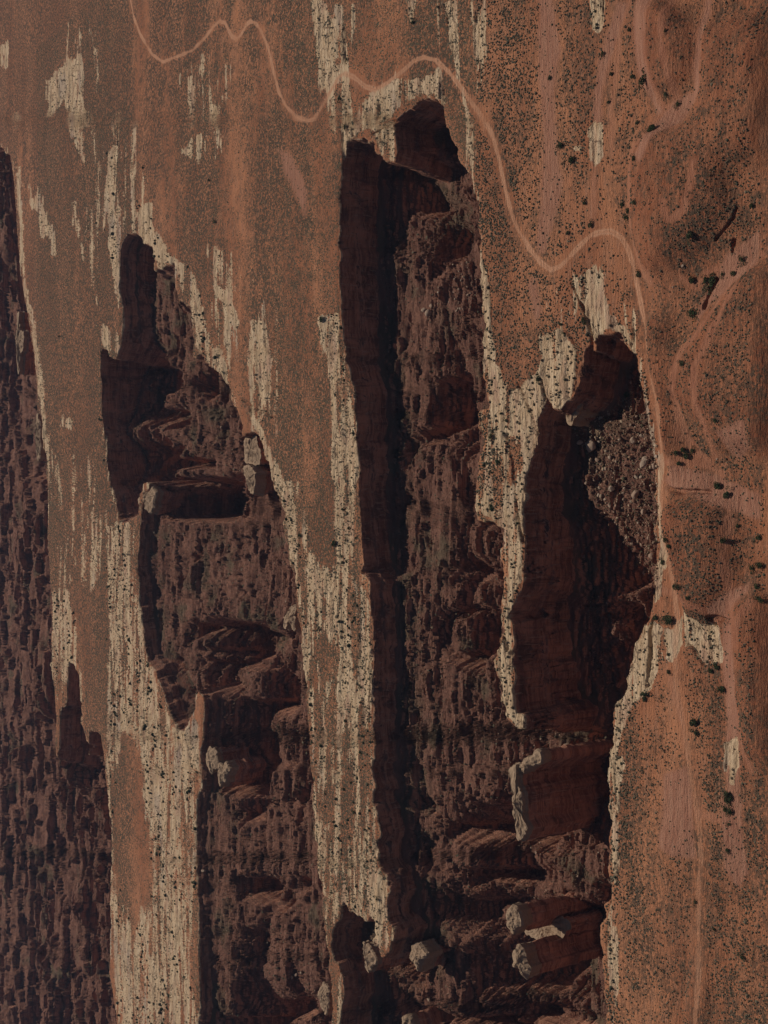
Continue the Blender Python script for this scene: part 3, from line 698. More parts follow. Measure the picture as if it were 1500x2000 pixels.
# plain that carries on beyond the modelled ground
me = raw_mesh('plain', [(-3000, -600, -112), (3000, -600, -112), (3000, 4200, -112), (-3000, 4200, -112)], [(0, 1, 2, 3)])
add_attr(me, 'm1', [np.zeros(4)]*4); add_attr(me, 'm2', [np.ones(4), np.zeros(4), np.zeros(4), np.zeros(4)])
pl = link('ground', me, M_TERR); pl['kind'] = 'structure'

def zat(x, y):
    z, s, c, r = zfun(np.atleast_1d(np.asarray(x, np.float32)), np.atleast_1d(np.asarray(y, np.float32))); return z
def ground_px(px, py):
    """first ground point along the sight line through a photo position (vectorised)"""
    px = np.atleast_1d(np.asarray(px, float)); py = np.atleast_1d(np.asarray(py, float))
    ds = np.linspace(-8, 66, 149)
    X, Y = unproj(px[:, None], py[:, None], ds[None, :])
    z = zfun(X, Y)[0]
    hit = z >= -ds[None, :]
    i = np.where(hit.any(1), hit.argmax(1), 90)
    r = np.arange(len(px)); return X[r, i], Y[r, i], z[r, i]

# ------------------------------------------------------------------ scrub: countless small bushes, one object
def scrub_mesh(name, x, y, z, r, hgt, tint, nseg):
    N = len(x); ang = np.arange(nseg)/nseg*2*np.pi
    a = ang[None, :]+rng.random((N, 1))*6.3
    rr = r[:, None]*(0.75+0.5*rng.random((N, nseg)))
    ring = np.stack([x[:, None]+np.cos(a)*rr, y[:, None]+np.sin(a)*rr, np.repeat((z-0.12)[:, None], nseg, 1)], -1)
    rr2 = rr*0.62
    ring2 = np.stack([x[:, None]+np.cos(a+.4)*rr2, y[:, None]+np.sin(a+.4)*rr2, (z+hgt*0.75)[:, None]+0*rr2], -1)
    top = np.stack([x, y, z+hgt], -1)[:, None, :]
    if nseg > 4:
        co = np.concatenate([ring, ring2, top], 1); m = 2*nseg+1
        f = []
        for k_ in range(nseg):
            k2 = (k_+1) % nseg; f += [(k_, k2, nseg+k2), (k_, nseg+k2, nseg+k_), (nseg+k_, nseg+k2, 2*nseg)]
    else:
        co = np.concatenate([ring, top], 1); m = nseg+1
        f = [(k_, (k_+1) % nseg, nseg) for k_ in range(nseg)]
    f = np.array(f); F_ = (f[None]+(np.arange(N)*m)[:, None, None]).reshape(-1, 3)
    me = raw_mesh(name, co.reshape(-1, 3), F_, True)
    t = np.repeat(tint[:, None, :], m, 1).reshape(-1, 3)
    add_attr(me, 'tint', [t[:, 0], t[:, 1], t[:, 2]])
    me.materials.append(M_SCRUB); return me
NS = 1150000
cxs = rng.uniform(-330, 330, NS); cys = rng.uniform(230, 860, NS)
mx_, my_ = to_map(cxs, cys)
ok = (mx_ > 60) & (mx_ < 1560) & (my_ > -60) & (my_ < 2060); cxs, cys, mx_, my_ = cxs[ok], cys[ok], mx_[ok], my_[ok]
zz, ss, cc, rr_ = zfun(cxs, cys)
wx2, wy2 = warp_map(cxs, cys); wsh = samp(mWash, wx2, wy2)
bnd = fbm(cxs, cys, 55, 4, sx=0.22, seed=101)
mcr = samp(mCream, wx2, wy2)*(1-samp(mSoil, wx2, wy2))
tr2 = np.ones(len(cxs))*9
for tw_ in track_w: tr2 = np.minimum(tr2, seg_d(cxs, cys, tw_, 4.0))
dens = np.clip(0.62+bnd*1.1, .08, 1)*(1-.8*cc)*np.where(rr_ < 3.0, 0.02, 1)*(1-.8*wsh)*np.where(tr2 < 1.6, .1, 1)*np.where(ss > -0.8, 0, 1)
dens *= 1+1.3*mcr*(1-cc)*(cc < .5)
dens *= 0.45+0.9*sm(-.5, .5, fbm(cxs, cys, 5, 3, seed=123))
dens *= np.where(cys > 520, 0.55, 0.95)
keep = rng.random(len(cxs)) < dens
inn = (ss > 6) & (rng.random(len(cxs)) < 0.035)
keep = keep | inn
cxs, cys, zz, mx_, cc, ss = cxs[keep], cys[keep], zz[keep], mx_[keep], cc[keep], ss[keep]
print('scrub', len(cxs))
rad = 0.19+0.34*rng.random(len(cxs))**1.7
rad = np.where(cc > .5, rad*1.35, rad) * np.where(mx_ > 1240, 0.82, 1.0)*np.where(rng.random(len(cxs)) < .012, 1.5, 1)
pal = np.array([(0.12, 0.095, 0.066), (0.08, 0.075, 0.054), (0.15, 0.12, 0.085), (0.095, 0.10, 0.07), (0.18, 0.155, 0.11)])
tint = pal[rng.integers(0, 5, len(cxs))]*(0.7+0.5*rng.random((len(cxs), 1)))
near = mx_ > 930
parts = []
for sel, ns in ((near, 5), (~near, 4)):
    me = scrub_mesh('desert_scrub', cxs[sel], cys[sel], zz[sel], rad[sel], rad[sel]*(0.6+.45*rng.random(sel.sum())), tint[sel], ns)
    parts.append(link('desert_scrub', me, None))
parts[0]['kind'] = 'stuff'; parts[1]['kind'] = 'stuff'

NB_ = 60000
bx = rng.uniform(-330, 330, NB_); by = rng.uniform(290, 900, NB_); mx3, my3 = to_map(bx, by)
mm = samp(blur(mCream*0+polymask([c for c in CREAM if c[0] in ((620.0, 625.0), (470.0, 790.0), (205.0, 1020.0), (100.0, 1150.0), (188.0, 700.0), (340.0, 520.0), (210.0, 290.0), (258.0, 380.0), (1050.0, 650.0))], 1), 2), mx3, my3)*(1-samp(mSoil, mx3, my3))
zb, sb, cb, rb = zfun(bx, by)
cl_ = sm(0.0, .5, fbm(bx, by, 9, 4, seed=501, sx=.35, g=.6))
kp = rng.random(NB_) < mm*cl_*np.where(mx3 > 900, .14, .75)*(sb < -1.0)
bx, by, zb = bx[kp], by[kp], zb[kp]; print('rim bushes', len(bx))
br = (0.36+0.62*rng.random(len(bx))**1.6)*np.where(by > 540, 1.25, 1.0)
jp = np.array([(0.045, 0.052, 0.03), (0.06, 0.065, 0.04), (0.035, 0.045, 0.025), (0.08, 0.075, 0.05)])
me = scrub_mesh('rim_bushes', bx, by, zb, br, br*(.8+.5*rng.random(len(bx))), jp[rng.integers(0, 4, len(bx))], 6)
ob = link('rim_bushes', me, None); ob['kind'] = 'stuff'

# ------------------------------------------------------------------ bushes and junipers that can be told apart
def leafcloud(name, n_, r, h, leaf, seed, mat, base=0.25):
    g = np.random.default_rng(seed); V = []; Fc = []
    lobes = [(g.normal(0, .42, 2)*r, g.uniform(.35, .62)*r) for _ in range(7)]
    for i in range(n_):
        (c, lr) = lobes[g.integers(0, 7)]
        d = g.normal(0, 1, 3); d /= np.linalg.norm(d); d[2] = abs(d[2])*.9-.15
        p = np.array([c[0], c[1], h*.42+lr*.2]) + d*lr*(0.75+.3*g.random())*np.array([1, 1, h/r*.75])
        p[2] = max(p[2], base*h*.4)
        u = g.normal(0, 1, 3); u /= np.linalg.norm(u); v = np.cross(u, g.normal(0, 1, 3)); v /= np.linalg.norm(v)+1e-6
        L = leaf*(.6+.8*g.random()); b = len(V)
        V += [p+u*L, p-u*L*.6+v*L*.8, p-u*L*.5-v*L*.8, p+np.cross(u, v)*L*.7]
        Fc += [(b, b+1, b+2), (b, b+1, b+3), (b+1, b+2, b+3), (b+2, b, b+3)]
    me = raw_mesh(name, V, Fc, True); me.materials.append(mat); return me
def stem_mesh(name, r, h, seed):
    g = np.random.default_rng(seed); V = []; Fc = []
    def limb(a, b, r0, r1):
        a = np.array(a); b = np.array(b); d = b-a; d = d/np.linalg.norm(d); u = np.cross(d, (0.3, 0.9, 0.2)); u /= np.linalg.norm(u); v = np.cross(d, u)
        base = len(V)
        for (c, rr) in ((a, r0), ((a+b)/2+g.normal(0, .05, 3)*h, (r0+r1)/2), (b, r1)):
            for k_ in range(6):
                t = k_/6*6.283; V.append(c+(u*math.cos(t)+v*math.sin(t))*rr)
        for s_ in range(2):
            for k_ in range(6):
                k2 = (k_+1) % 6; a0 = base+s_*6; Fc.append((a0+k_, a0+k2, a0+6+k2, a0+6+k_))
    limb((0, 0, -.3), (g.normal(0, .08)*h, g.normal(0, .08)*h, h*.45), .09*h, .055*h)
    for k_ in range(4):
        t = k_*1.57+g.random(); limb((0, 0, h*(.12+.08*k_)), (math.cos(t)*r*.6, math.sin(t)*r*.6, h*(.5+.12*g.random())), .05*h, .018*h)
    me = raw_mesh(name, V, Fc); me.materials.append(M_BARK); return me
JUN = [(leafcloud('crown', 420, 1.0, 1.1, .105, s, M_JUN), stem_mesh('trunk', 1.0, 1.1, s)) for s in (1, 2, 3, 4)]
SAG = [(leafcloud('foliage', 70, 1.0, .85, .19, s, M_SAGE, .1), stem_mesh('stem', .8, .6, s)) for s in (11, 12, 13)]
def plant(kind, protos, x, y, z, r, label, cat, group, pn):
    a = protos[random.randrange(len(protos))]
    o = empty(kind, (x, y, z-0.05), label, cat, group)
    o.rotation_euler = (0, 0, random.random()*6.28); o.scale = (r*random.uniform(.9, 1.15), r*random.uniform(.85, 1.1), r*random.uniform(.85, 1.1))
    for m_, nm in zip(a, pn):
        c_ = bpy.data.objects.new(nm, m_); COL.objects.link(c_); c_.parent = o
    return o
def metres(px, py, rpx, X, Y, Z): return rpx*(cP*Y+sP*(H-Z))/F
# photo position, radius in photo pixels, label (None: one of a group)
TREES = [(1260,158,12,'largest round dark green juniper beside the upper end of the bare red wash'),(1118,313,9,'dark juniper just below the small grey slickrock patch'),
 (1097,285,7,'smaller green juniper up slope of the grey slickrock patch'),(1075,152,5,'lone small green bush on the edge of the long red strip'),
 (1155,440,6.5,'dark bush right on the crest of the road bend'),(1143,397,5,'small bush above the road bend'),(1350,460,9.5,'juniper above the pale round boulder on the scrub hill'),
 (1355,549,8.5,'juniper directly below the pale round boulder'),(1398,552,11,'wide dark juniper filling the head of the dark gully'),(1382,548,7,'brighter green juniper touching the wide one at the gully head'),
 (1355,611,9,'lone compact juniper in open scrub below the gully'),(1248,537,6,'bush squeezed between the road and the curved ledge'),(1435,535,6.5,'low green juniper at the tip of the ledge by the wash'),
 (1451,507,7,'round juniper beside the narrow dark rill'),(1413,537,4.5,'small dark bush on the pale curved ledge'),(1338,711,6.5,'green juniper by the start of the long curved track'),
 (1310,1212,11.5,'big round juniper on the pale rock shelf near the canyon corner'),(1306,1054,6.5,'upper bush of the pair between road and canyon edge'),(1312,1066,6,'lower bush of the pair between road and canyon edge'),
 (1323,1145,8,'dark bush in the middle of the road fork'),(1344,1168,5,'small bush beside the top of the pale rock fan'),(1283,1206,7,'narrow bush at the lip of the cliff beside the big juniper'),
 (1262,1356,7,'dark juniper on the tip of the pale rock tongue'),(1260,1366,5.5,'smaller bush joined to the foot of the rock tongue juniper'),(1415,1347,8.5,'compact juniper at the edge of the straight bare wash'),
 (1358,1410,11,'large juniper beside the faint track south of the rock fan'),(1363,1431,6,'small green bush just below the large track side juniper'),(1425,1550,9,'tallest of the junipers in the row along the bare wash'),
 (1424,1563,8,'second juniper in the row along the bare wash'),(1430,1585,7.5,'juniper at the lower end of the row along the wash'),(1359,1762,4.5,'lone dark bush left of the straight road in dense scrub'),
 (1451,1869,6,'wide flat dark bush in dense scrub at lower right'),(1405,950,9.5,'round juniper at the end of the dark dotted gully'),(1422,967,9,'juniper on bare red soil below the dotted gully'),
 (1404,822,5,'bush at the sharp tip of the dark red mound'),(1488,1105,9,'dark juniper at the right edge beside the wash bend'),(1487,1172,7,'juniper on the pale ledge at the wash bend'),
 (963,852,7,'round juniper on the rim between the two deep canyons'),(975,903,5.5,'juniper low on the rock tongue between canyons'),(630,625,6.5,'dark bush at the top end of the mottled slickrock by the long canyon'),
 (656,1061,7,'solitary round juniper at the edge of the orange soil lobe'),(810,45,5,'single dark bush on the grey rock at the top'),(680,117,4,'bush beside the fracture line above the road'),
 (666,192,5,'dark bush on the fracture line just below the road'),(676,248,4.5,'bush on the fracture line near the canyon head'),(117,657,3,'tiny lone dark bush on the far plateau strip'),
 (281,328,3.2,'small dark bush above the far canyon head'),(421,434,4,'isolated dark bush on the broad brown plateau'),(410,352,3,'smallest isolated bush on the broad brown plateau'),(1228,770,7,'green shrub in shade below the canyon head'),
 (1112,455,5,None),(1228,412,6,None),(1225,425,6,None),(1470,402,6,None),(1278,250,8,None),(1240,310,6,None),(1297,1098,5,None),(1400,1300,5.5,None),(1392,1311,6.5,None),(1405,1303,6,None),
 (1307,1312,5,None),(1306,1278,4,None),(1418,1581,5,None),(1425,1610,4,None),(1424,1660,5,None),(1397,1814,4,None),(1336,878,6,None),(1325,885,6,None),(1343,891,7,None),(1328,905,6,None),(1355,880,5,None),
 (1442,1027,5,None),(1415,1055,7,None),(1485,1050,7,None),(1470,1110,6,None),(1480,1145,6,None),(1097,634,4,None),(1144,626,5,None),(1144,632,4,None),(1104,651,3,None),(1053,740,6,None),(1327,205,6,None),(1303,185,5,None),(1430,1560,6,None),
 (1270,255,6,None),(1195,145,5,None),(1190,200,5,None),(1180,105,5,None),(1232,60,5,None),(1240,395,5,None),(1247,240,5,None),(1217,400,5,None),(1238,150,5,None),(1302,60,4,None)]
px = np.array([t[0] for t in TREES]); py = np.array([t[1] for t in TREES])
gX, gY, gZ = ground_px(px, py)
for i, (a, b, r_, lab) in enumerate(TREES):
    m_ = metres(a, b, r_, gX[i], gY[i], gZ[i])
    grp = None
    if lab is None: lab = 'dark green juniper bush scattered along the washes and gullies of the near red plateau'; grp = 'junipers along the washes and gullies'
    plant('juniper', JUN, gX[i], gY[i], gZ[i], m_*1.12, lab, 'juniper', grp, ('crown', 'trunk'))
# rim bushes on the slickrock of the mesas
def scatter(n_, polys, rlo, rhi, seed):
    g = np.random.default_rng(seed); out = []
    per = max(1, n_//len(polys))
    m = np.zeros((MW, MH), np.float32)
    for p_ in polys: fill(m, p_)
    idx = np.argwhere(m > 0); s_ = idx[g.integers(0, len(idx), n_)]
    x = MX0+MS*s_[:, 0]+g.random(n_)*2; y = MY0+MS*s_[:, 1]+g.random(n_)*2
    return x, y, rlo+(rhi-rlo)*g.random(n_)**1.8
RIMS = [('dark juniper bush rooted in cracks of the streaked slickrock on the middle mesa', 'junipers on the middle mesa slickrock', 95, [P('560,960 600,960 602,1120 650,1120 660,960 698,950 700,1110 722,1180 726,1500 738,1690 750,1780 730,1780 680,1760 640,1780 625,1700 608,1450 590,1250 572,1080')], 2.0, 4.6),
        ('dark juniper bush among pale rock ribs on the far narrow mesa', 'junipers on the far narrow mesa', 105, [P('205,1020 262,1015 268,1130 280,1280 338,1425 385,1400 388,1500 383,1700 386,2000 235,2000 290,1820 300,1700 280,1500 265,1430 210,1420'), P('105,1150 150,1180 155,1300 110,1380'), P('195,410 230,400 232,480 215,520')], 1.6, 3.8),
        ('dark juniper bush on the pale rim between the long canyon and the boulder canyon', 'junipers on the rim between the canyons', 26, [P('940,640 965,680 990,780 1000,900 1012,1000 1010,1080 988,1200 992,1380 975,1300 985,1100 985,1030 935,1000 938,920 955,800')], 2.2, 4.5)]
for lab, grp, n_, polys, r0, r1 in RIMS:
    x, y, r_ = scatter(n_, polys, r0, r1, len(lab))
    mXX, mYY = unproj(x, y); zq = zfun(mXX, mYY); okk = zq[1] < -0.8
    for X_, Y_, Z_, rp in zip(mXX[okk], mYY[okk], zq[0][okk], r_[okk]):
        plant('juniper', JUN, X_, Y_, Z_, metres(0, 0, rp, X_, Y_, Z_), lab, 'juniper', grp, ('crown', 'trunk'))
# the nearest scrub bushes are things of their own
x, y, r_ = scatter(330, [P('1300,1330 1480,1330 1490,1990 1210,1990 1215,1560'), P('1230,560 1480,560 1480,900 1310,880'), P('1100,100 1480,100 1480,440 1250,440 1100,380')], 2.3, 3.6, 5)
mXX, mYY = unproj(x, y); zq = zfun(mXX, mYY); okk = (zq[1] < -3) & (zq[3] > 3.4) & (zq[2] < .4) & (samp(mWash, x, y) < .2)
cnt = 0
for X_, Y_, Z_, rp, x_, y_ in zip(mXX[okk], mYY[okk], zq[0][okk], r_[okk], x[okk], y[okk]):
    if cnt >= 250: break
    cnt += 1
    if y_ > 1300: wh = ('between the right cliff edge and the lower track', 'shrubs left of the lower track') if x_ < 1355 else ('right of the faint lower track', 'shrubs right of the lower track')
    elif y_ < 450: wh = ('on the plateau above the right hand road bend', 'shrubs above the right hand road bend')
    else: wh = ('on the mounds right of the boulder filled canyon', 'shrubs right of the boulder canyon')
    plant('desert_shrub', SAG, X_, Y_, Z_, metres(0, 0, rp, X_, Y_, Z_), 'small olive desert shrub '+wh[0], 'shrub', wh[1], ('foliage', 'stem'))

# ------------------------------------------------------------------ boulders
def rock_mesh(name, seed, mat, sub_=3, ang=0.55):
    import bmesh
    bm = bmesh.new(); bmesh.ops.create_icosphere(bm, subdivisions=sub_, radius=1.0)
    g = random.Random(seed); planes = []
    for _ in range(11):
        v = Vector((g.gauss(0, 1), g.gauss(0, 1), g.gauss(0, 1))).normalized(); planes.append((v, g.uniform(ang, .92)))
    for v in bm.verts:
        for (nn, d) in planes:
            k_ = v.co.dot(nn)-d
            if k_ > 0: v.co -= nn*k_*.92
        v.co *= 1+g.uniform(-.03, .03)
    me = bpy.data.meshes.new(name); bm.to_mesh(me); bm.free(); me.materials.append(mat); return me
BO = [rock_mesh('boulder', s, M_BOULD, 3 if s < 3 else 2) for s in range(6)]
def boulder(x, y, z, r, label, group, flat=.7):
    o = bpy.data.objects.new('boulder', BO[random.randrange(6)]); COL.objects.link(o)
    o.location = (x, y, z+r*flat*.25); o.rotation_euler = (random.uniform(-.3, .3), random.uniform(-.3, .3), random.random()*6.28)
    o.scale = (r*random.uniform(.8, 1.3), r*random.uniform(.7, 1.1), r*flat*random.uniform(.8, 1.2))
    o['label'] = label; o['category'] = 'boulder'
    if group: o['group'] = group
BIG = [(1164,870,15,'long pale slab boulder at the upper left of the rubble slope'),(1262,905,13,'cracked pale slab boulder close to the near rim'),(1280,910,8,'narrow pale slab right of the cracked one'),(1243,965,11,'tall pale block low in the rubble slope'),
 (1241,860,9,'pointed grey boulder at the top of the rubble slope'),(1140,865,7,'small pale block at the shadow edge of the rubble slope'),(1195,955,8,'flat pale stone in the middle of the rubble slope'),(1275,1085,8,'pale block near the lower end of the rubble slope'),
 (1258,1000,8,'brown block right of the tall pale block'),(475,1112,6,'egg shaped pale boulder alone on the dark red bench'),(838,612,9,'pale block leaning on the mound in the long canyon'),(830,606,6,'round stone beside the leaning pale block'),
 (846,598,5,'small stone behind the leaning pale block'),(1337,520,4.2,'lone pale round boulder on the scrub hill'),(1316,561,2.2,'tiny pale stone beside the curved ledge'),(1402,897,2.4,'small pale stone on bare red soil beside the gully'),(581,1903,5,'pale round boulder on the lower red bench'),
 (591,1899,4,'boulder touching the pale one on the lower red bench'),(573,1908,3.5,'small boulder below the pale pair on the lower bench'),(838,1952,4,'pale boulder at the foot of the dark spur'),(1048,1665,4,'pale block on the slope below the square tower'),(1110,1455,6,'upright pale block on the ledge above the square tower'),
 (400,1700,5,'pale boulder at the left foot of the lower bench'),(1122,1428,5,'grey block at the top of the ledge above the square tower')]
gX, gY, gZ = ground_px([b[0] for b in BIG], [b[1] for b in BIG])
for i, (a, b, r_, lab) in enumerate(BIG): boulder(gX[i], gY[i], gZ[i], metres(a, b, r_, gX[i], gY[i], gZ[i]), lab, None)
FIELDS = [(150, [LIT[18]], 1.2, 5.0, 'angular grey brown boulder in the rubble slope of the right hand canyon', 'boulders of the rubble slope'),
          (45, [P('845,560 880,515 930,510 935,600 860,615')], 1.2, 3.4, 'broken boulder of the small rockfall in the long canyon', 'boulders of the rockfall'),
          (50, [LIT[27], LIT[31]], 1.0, 2.8, 'pale stone strewn on the red benches of the far canyon', 'stones on the far canyon benches'),
          (34, [LIT[21], LIT[19], LIT[20]], 1.0, 2.6, 'brown stone on the ledges around the square tower', 'stones around the square tower')]
for n_, polys, r0, r1, lab, grp in FIELDS:
    x, y, r_ = scatter(n_, polys, r0, r1, n_)
    gX, gY, gZ = ground_px(x, y)
    for X_, Y_, Z_, rp in zip(gX, gY, gZ, r_): boulder(X_, Y_, Z_, metres(0, 0, rp, X_, Y_, Z_), lab, grp)

def rubble(name, polys, n_, r0, r1, seed):
    g = np.random.default_rng(seed); x, y, r_ = scatter(n_, polys, r0, r1, seed)
    X_, Y_, Z_ = ground_px(x, y); R_ = r_*(Y_*cP+sP*(H-Z_))/F
    ico = np.array([(0, 0, 1), (.9, 0, .3), (.28, .85, .35), (-.72, .53, .25), (-.72, -.53, .3), (.28, -.85, .25), (.7, .5, -.5), (-.3, .8, -.5), (-.9, 0, -.5), (-.3, -.8, -.5), (.7, -.5, -.5)])
    fc = [(0, 1, 2), (0, 2, 3), (0, 3, 4), (0, 4, 5), (0, 5, 1), (1, 6, 2), (2, 6, 7), (2, 7, 3), (3, 7, 8), (3, 8, 4), (4, 8, 9), (4, 9, 5), (5, 9, 10), (5, 10, 1), (1, 10, 6)]
    N = len(X_); V = ico[None]*(0.7+.6*g.random((N, 11, 1)))*np.stack([R_*g.uniform(.7, 1.4, N), R_*g.uniform(.6, 1.1, N), R_*g.uniform(.5, 1, N)], 1)[:, None]
    a = g.random(N)*6.28; ca_, sa_ = np.cos(a)[:, None], np.sin(a)[:, None]
    V = np.stack([V[..., 0]*ca_-V[..., 1]*sa_+X_[:, None], V[..., 0]*sa_+V[..., 1]*ca_+Y_[:, None], V[..., 2]+(Z_+R_*.15)[:, None]], -1)
    Fc = (np.array(fc)[None]+(np.arange(N)*11)[:, None, None]).reshape(-1, 3)
    me = raw_mesh(name, V.reshape(-1, 3), Fc, True); pa = np.array([(.28, .19, .13), (.23, .13, .09), (.19, .10, .07), (.40, .31, .225), (.10, .10, .06)])
    t = np.repeat(pa[g.integers(0, 5, N)]*(.7+.5*g.random((N, 1))), 11, 0); add_attr(me, 'tint', [t[:, 0], t[:, 1], t[:, 2]]); me.materials.append(M_RUB)
    o = link(name, me, None); o['kind'] = 'stuff'
rubble('rubble', [LIT[18]], 5200, .4, 1.9, 3)
rubble('rubble', [LIT[18]], 160, 2.0, 5.0, 8)
rubble('talus_stones', LIT[:18]+LIT[19:], 9000, .4, 1.3, 4)

# ------------------------------------------------------------------ rock towers standing off the rims
def tower(name, poly, ztop, hgt, label, cat, cap=3.0, flare=1.12, seed=0, tilt=0.0):
    g = np.random.default_rng(seed+50)
    X, Y = unproj(np.array([p_[0] for p_ in poly]), np.array([p_[1] for p_ in poly]), -ztop)
    pts = np.stack([X, Y], 1); c = pts.mean(0)
    seg = np.roll(pts, -1, 0)-pts; L = np.concatenate([[0], np.cumsum(np.hypot(seg[:, 0], seg[:, 1]))])
    n_ = int(np.clip(L[-1]/0.7, 40, 130)); tt = np.linspace(0, L[-1], n_, endpoint=False)
    cl_ = np.concatenate([pts, pts[:1]]); P2 = np.stack([np.interp(tt, L, cl_[:, 0]), np.interp(tt, L, cl_[:, 1])], 1)
    for _ in range(1): P2 = (np.roll(P2, 1, 0)+2*P2+np.roll(P2, -1, 0))/4
    area = 0.5*np.sum(P2[:, 0]*np.roll(P2[:, 1], -1)-np.roll(P2[:, 0], -1)*P2[:, 1])
    if area < 0: P2 = P2[::-1]
    tg = np.roll(P2, -1, 0)-np.roll(P2, 1, 0); nrm = np.stack([tg[:, 1], -tg[:, 0]], 1); nrm /= np.linalg.norm(nrm, axis=1)[:, None]+1e-9
    root = empty(cat.replace(' ', '_'), (c[0], c[1], ztop-hgt), label, cat)
    O = np.array([c[0], c[1], ztop-hgt])
    def wall(nm, z0, z1, nr, mat, bulge, top_):
        V = []
        for k_ in range(nr+1):
            z = z0+(z1-z0)*k_/nr; fr = (ztop-z)/hgt
            off_ = bulge + (flare-1)*6*fr**1.5 + (np.floor(fbm(np.array([z]), np.array([seed*3.3]), 1.7, 3)*3)/3)[0]*0.9
            jn = fbm(P2[:, 0]+P2[:, 1], np.full(n_, z*.06), 4.5, 4, seed=seed+7, g=.6)*1.8 + fbm(P2[:, 0]*1.0+z, P2[:, 1], 1.2, 2, seed=seed)*.3 + np.floor(fbm(P2[:, 0], P2[:, 1], 4.0, 2, seed=seed+31)*5)/5*2.2
            if top_ and k_ == nr: off_ -= .5
            R = P2 + nrm*(off_+jn)[:, None]
            V.append(np.concatenate([R, np.full((n_, 1), z)], 1))
        V = np.concatenate(V); Fq = []
        for k_ in range(nr):
            for j_ in range(n_):
                j2 = (j_+1) % n_; Fq.append((k_*n_+j_, k_*n_+j2, (k_+1)*n_+j2, (k_+1)*n_+j_))
        b = nr*n_; base = len(V); rings = [V[b:b+n_]]
        cur = b
        extra = []
        for sI in (0.93, 0.84, 0.72, 0.58, 0.43, 0.28, 0.12):
            R = c + (rings[0][:, :2]-c)*sI
            zt = z1 + fbm(R[:, 0], R[:, 1], 2.2, 4, seed=seed+3, g=.65)*1.6*min(1, (1-sI)*5) + (1-sI)*1.4
            extra.append(np.concatenate([R, zt[:, None]], 1))
            st = base+(len(extra)-1)*n_
            for j_ in range(n_):
                j2 = (j_+1) % n_; Fq.append((cur+j_, cur+j2, st+j2, st+j_))
            cur = st
        V = np.concatenate([V]+extra)
        ci = len(V); V = np.concatenate([V, [[c[0], c[1], V[-n_:, 2].mean()]]])
        Fq += [(cur+j_, cur+(j_+1) % n_, ci, ci) for j_ in range(n_)]
        V = V-O
        me = bpy.data.meshes.new(nm); me.from_pydata(V.tolist(), [], [f_ if f_[2] != f_[3] else f_[:3] for f_ in Fq]); me.update(); me.materials.append(mat)
        o = bpy.data.objects.new(nm, me); COL.objects.link(o); o.parent = root
    wall('shaft', ztop-hgt, ztop-cap+.02, 26, M_SHAFT, -0.25, False)
    wall('cap_rock', ztop-cap, ztop, 6, M_CAP, 0.15, True)
    return root
tower('rock_tower', P('998,1500 1008,1492 1013,1515 1020,1545 1026,1590 1029,1630 1022,1645 1012,1643 1004,1620 1000,1570 994,1525'), -1, 54, 'broad square dark red tower with thin pale cap, left of the right cliff', 'rock tower', 2.5, 1.1, 1)
tower('rock_tower', P('1007,1492 1016,1487 1030,1478 1046,1474 1056,1480 1050,1492 1034,1502 1018,1512'), -3, 50, 'knobbly pale topped block at the upper end of the broad square tower', 'rock tower', 5, 1.08, 2)
tower('rock_tower', P('990,1775 1003,1768 1015,1775 1020,1795 1014,1820 1003,1832 992,1817 988,1792'), -4, 52, 'rounded brown topped tower directly below the broad square one', 'rock tower', 6, 1.1, 3)
tower('rock_tower', P('1020,1786 1050,1782 1085,1788 1110,1800 1105,1826 1070,1834 1030,1830 1018,1812'), -24, 34, 'lower dark red shoulder joined to the rounded brown topped tower', 'rock shoulder', 0.6, 1.1, 4)
tower('rock_tower', P('1001,1862 1010,1846 1020,1850 1026,1868 1032,1892 1027,1910 1016,1904 1002,1890'), -4, 52, 'small tower with white layered knobs near the bottom beside the right cliff', 'rock tower', 7, 1.08, 5)
tower('rock_tower', P('705,1838 716,1835 724,1850 733,1876 724,1903 718,1905 712,1875'), -4, 30, 'thin pale pinnacle off the tip of the middle mesa', 'rock pinnacle', 3.5, 1.06, 6)
tower('rock_tower', P('803,1840 818,1836 827,1848 832,1868 828,1888 815,1897 802,1886 797,1865'), -7, 30, 'squat pale layered knob standing in the long canyon near the middle mesa tip', 'rock outcrop', 8, 1.0, 7)
tower('rock_tower', P('620,1922 630,1915 638,1918 640,1945 638,1975 634,1984 627,1968 621,1945'), -3, 34, 'pale split pinnacle left of the thin spur at the bottom', 'rock pinnacle', 3.5, 1.08, 8)
tower('rock_tower', P('785,1985 795,1978 805,1984 806,2012 785,2010'), -12, 34, 'pale topped pinnacle cut by the bottom edge of the picture', 'rock pinnacle', 4, 1.08, 9)
tower('rock_tower', P('472,914 480,906 490,910 502,922 500,945 496,966 487,968 479,945'), -3, 26, 'pale square block at the right end of the dark fin in the far canyon', 'rock block', 6, 1.04, 10)
tower('rock_tower', P('476,860 488,850 500,854 508,875 506,905 490,908 478,900'), -5, 24, 'dark reddish block just above the pale square block', 'rock block', .8, 1.04, 11)
tower('rock_tower', P('400,1470 414,1464 424,1470 422,1492 412,1510 402,1500'), -2, 20, 'pale knob standing off the far mesa edge, upper one of two', 'rock outcrop', 4, 1.05, 12)
tower('rock_tower', P('425,1488 444,1486 449,1505 441,1530 430,1535 424,1512'), -3, 22, 'pale rounded knob standing off the far mesa edge, lower one of two', 'rock outcrop', 5, 1.05, 13)
tower('rock_tower', P('1025,932 1040,925 1044,940 1042,968 1032,958 1026,945'), -6, 30, 'grey slab leaning against the brown wall of the right hand canyon', 'rock slab', 9, 1.0, 14)
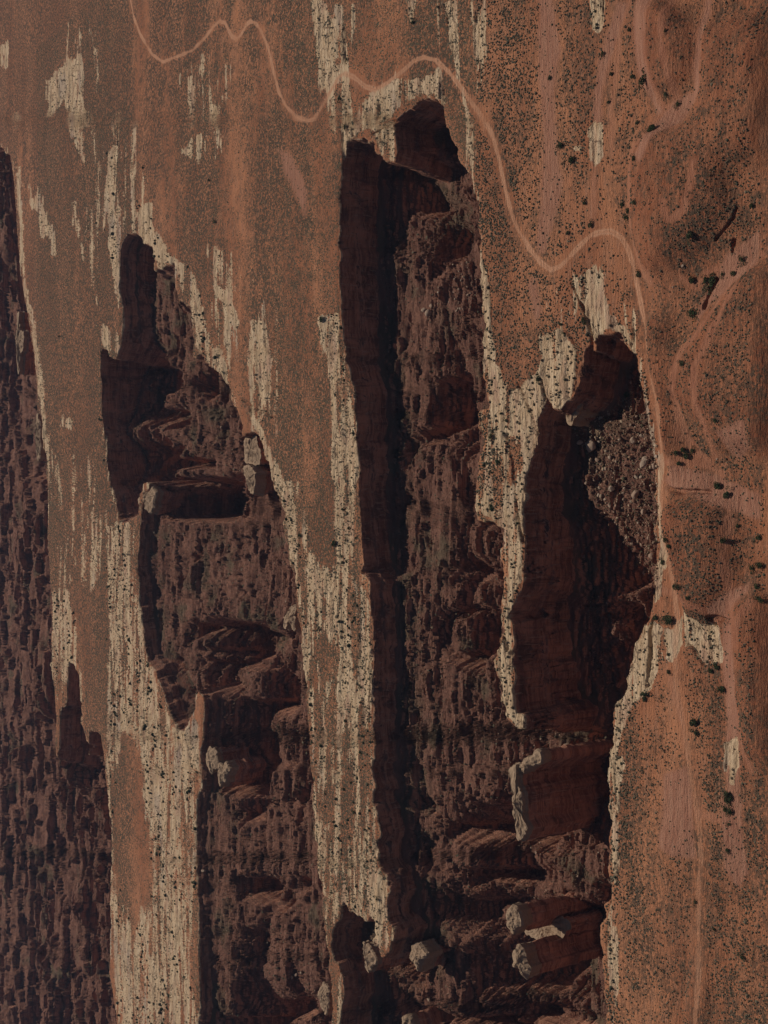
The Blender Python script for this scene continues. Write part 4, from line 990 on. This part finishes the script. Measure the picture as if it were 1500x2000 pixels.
tower('rock_tower', P('1098,792 1110,778 1126,764 1140,762 1142,772 1134,792 1124,812 1114,828 1104,812'), -7, 34, 'layered pale and grey buttress below the head of the right hand canyon', 'rock buttress', 10, 1.05, 15)
tower('rock_tower', P('757,1707 768,1701 773,1720 773,1741 762,1743'), -4, 24, 'grey leaning slab on the long canyon wall near its lower end', 'rock slab', 6, 1.0, 16)
tower('rock_tower', P('33,612 37,610 38,640 46,646 46,688 40,692 36,732 33,725 31,660'), -4, 24, 'thin yellowish rock fin near the left edge in deep shade', 'rock fin', 4, 1.0, 17)
tower('rock_tower', P('70,808 75,806 78,850 77,895 72,900 69,850'), -4, 24, 'thin pale rock fin off the far plateau edge at left', 'rock fin', 4, 1.0, 18)
tower('rock_tower', P('270,975 277,956 288,946 300,950 303,965 298,1000 284,1000 276,1004'), -2, 24, 'pale ribbed rock head at the left end of the dark fin in the far canyon', 'rock tower', 5, 1.05, 19)
tower('rock_tower', P('552,1206 564,1187 577,1182 580,1205 576,1236 568,1222 556,1226'), -6, 26, 'pale fractured block at the left edge of the middle mesa', 'rock block', 6, 1.05, 21)

# ------------------------------------------------------------------ air
hz = raw_mesh('haze', [(x_, y_, z_) for z_ in (-114, 340) for (x_, y_) in ((-3100, -700), (3100, -700), (3100, 4300), (-3100, 4300))],
              [(0, 3, 2, 1), (4, 5, 6, 7), (0, 1, 5, 4), (1, 2, 6, 5), (2, 3, 7, 6), (3, 0, 4, 7)])
hm = bpy.data.materials.new('haze'); hm.use_nodes = True; ht = hm.node_tree; ht.nodes.remove(ht.nodes['Principled BSDF'])
pv = ht.nodes.new('ShaderNodeVolumePrincipled'); pv.inputs['Color'].default_value = (0.45, 0.62, 1.0, 1); pv.inputs['Density'].default_value = 0.00005; pv.inputs['Anisotropy'].default_value = 0.2
ht.links.new(pv.outputs[0], ht.nodes['Material Output'].inputs['Volume'])
hz.materials.append(hm); ho = bpy.data.objects.new('haze', hz); COL.objects.link(ho); ho['kind'] = 'stuff'
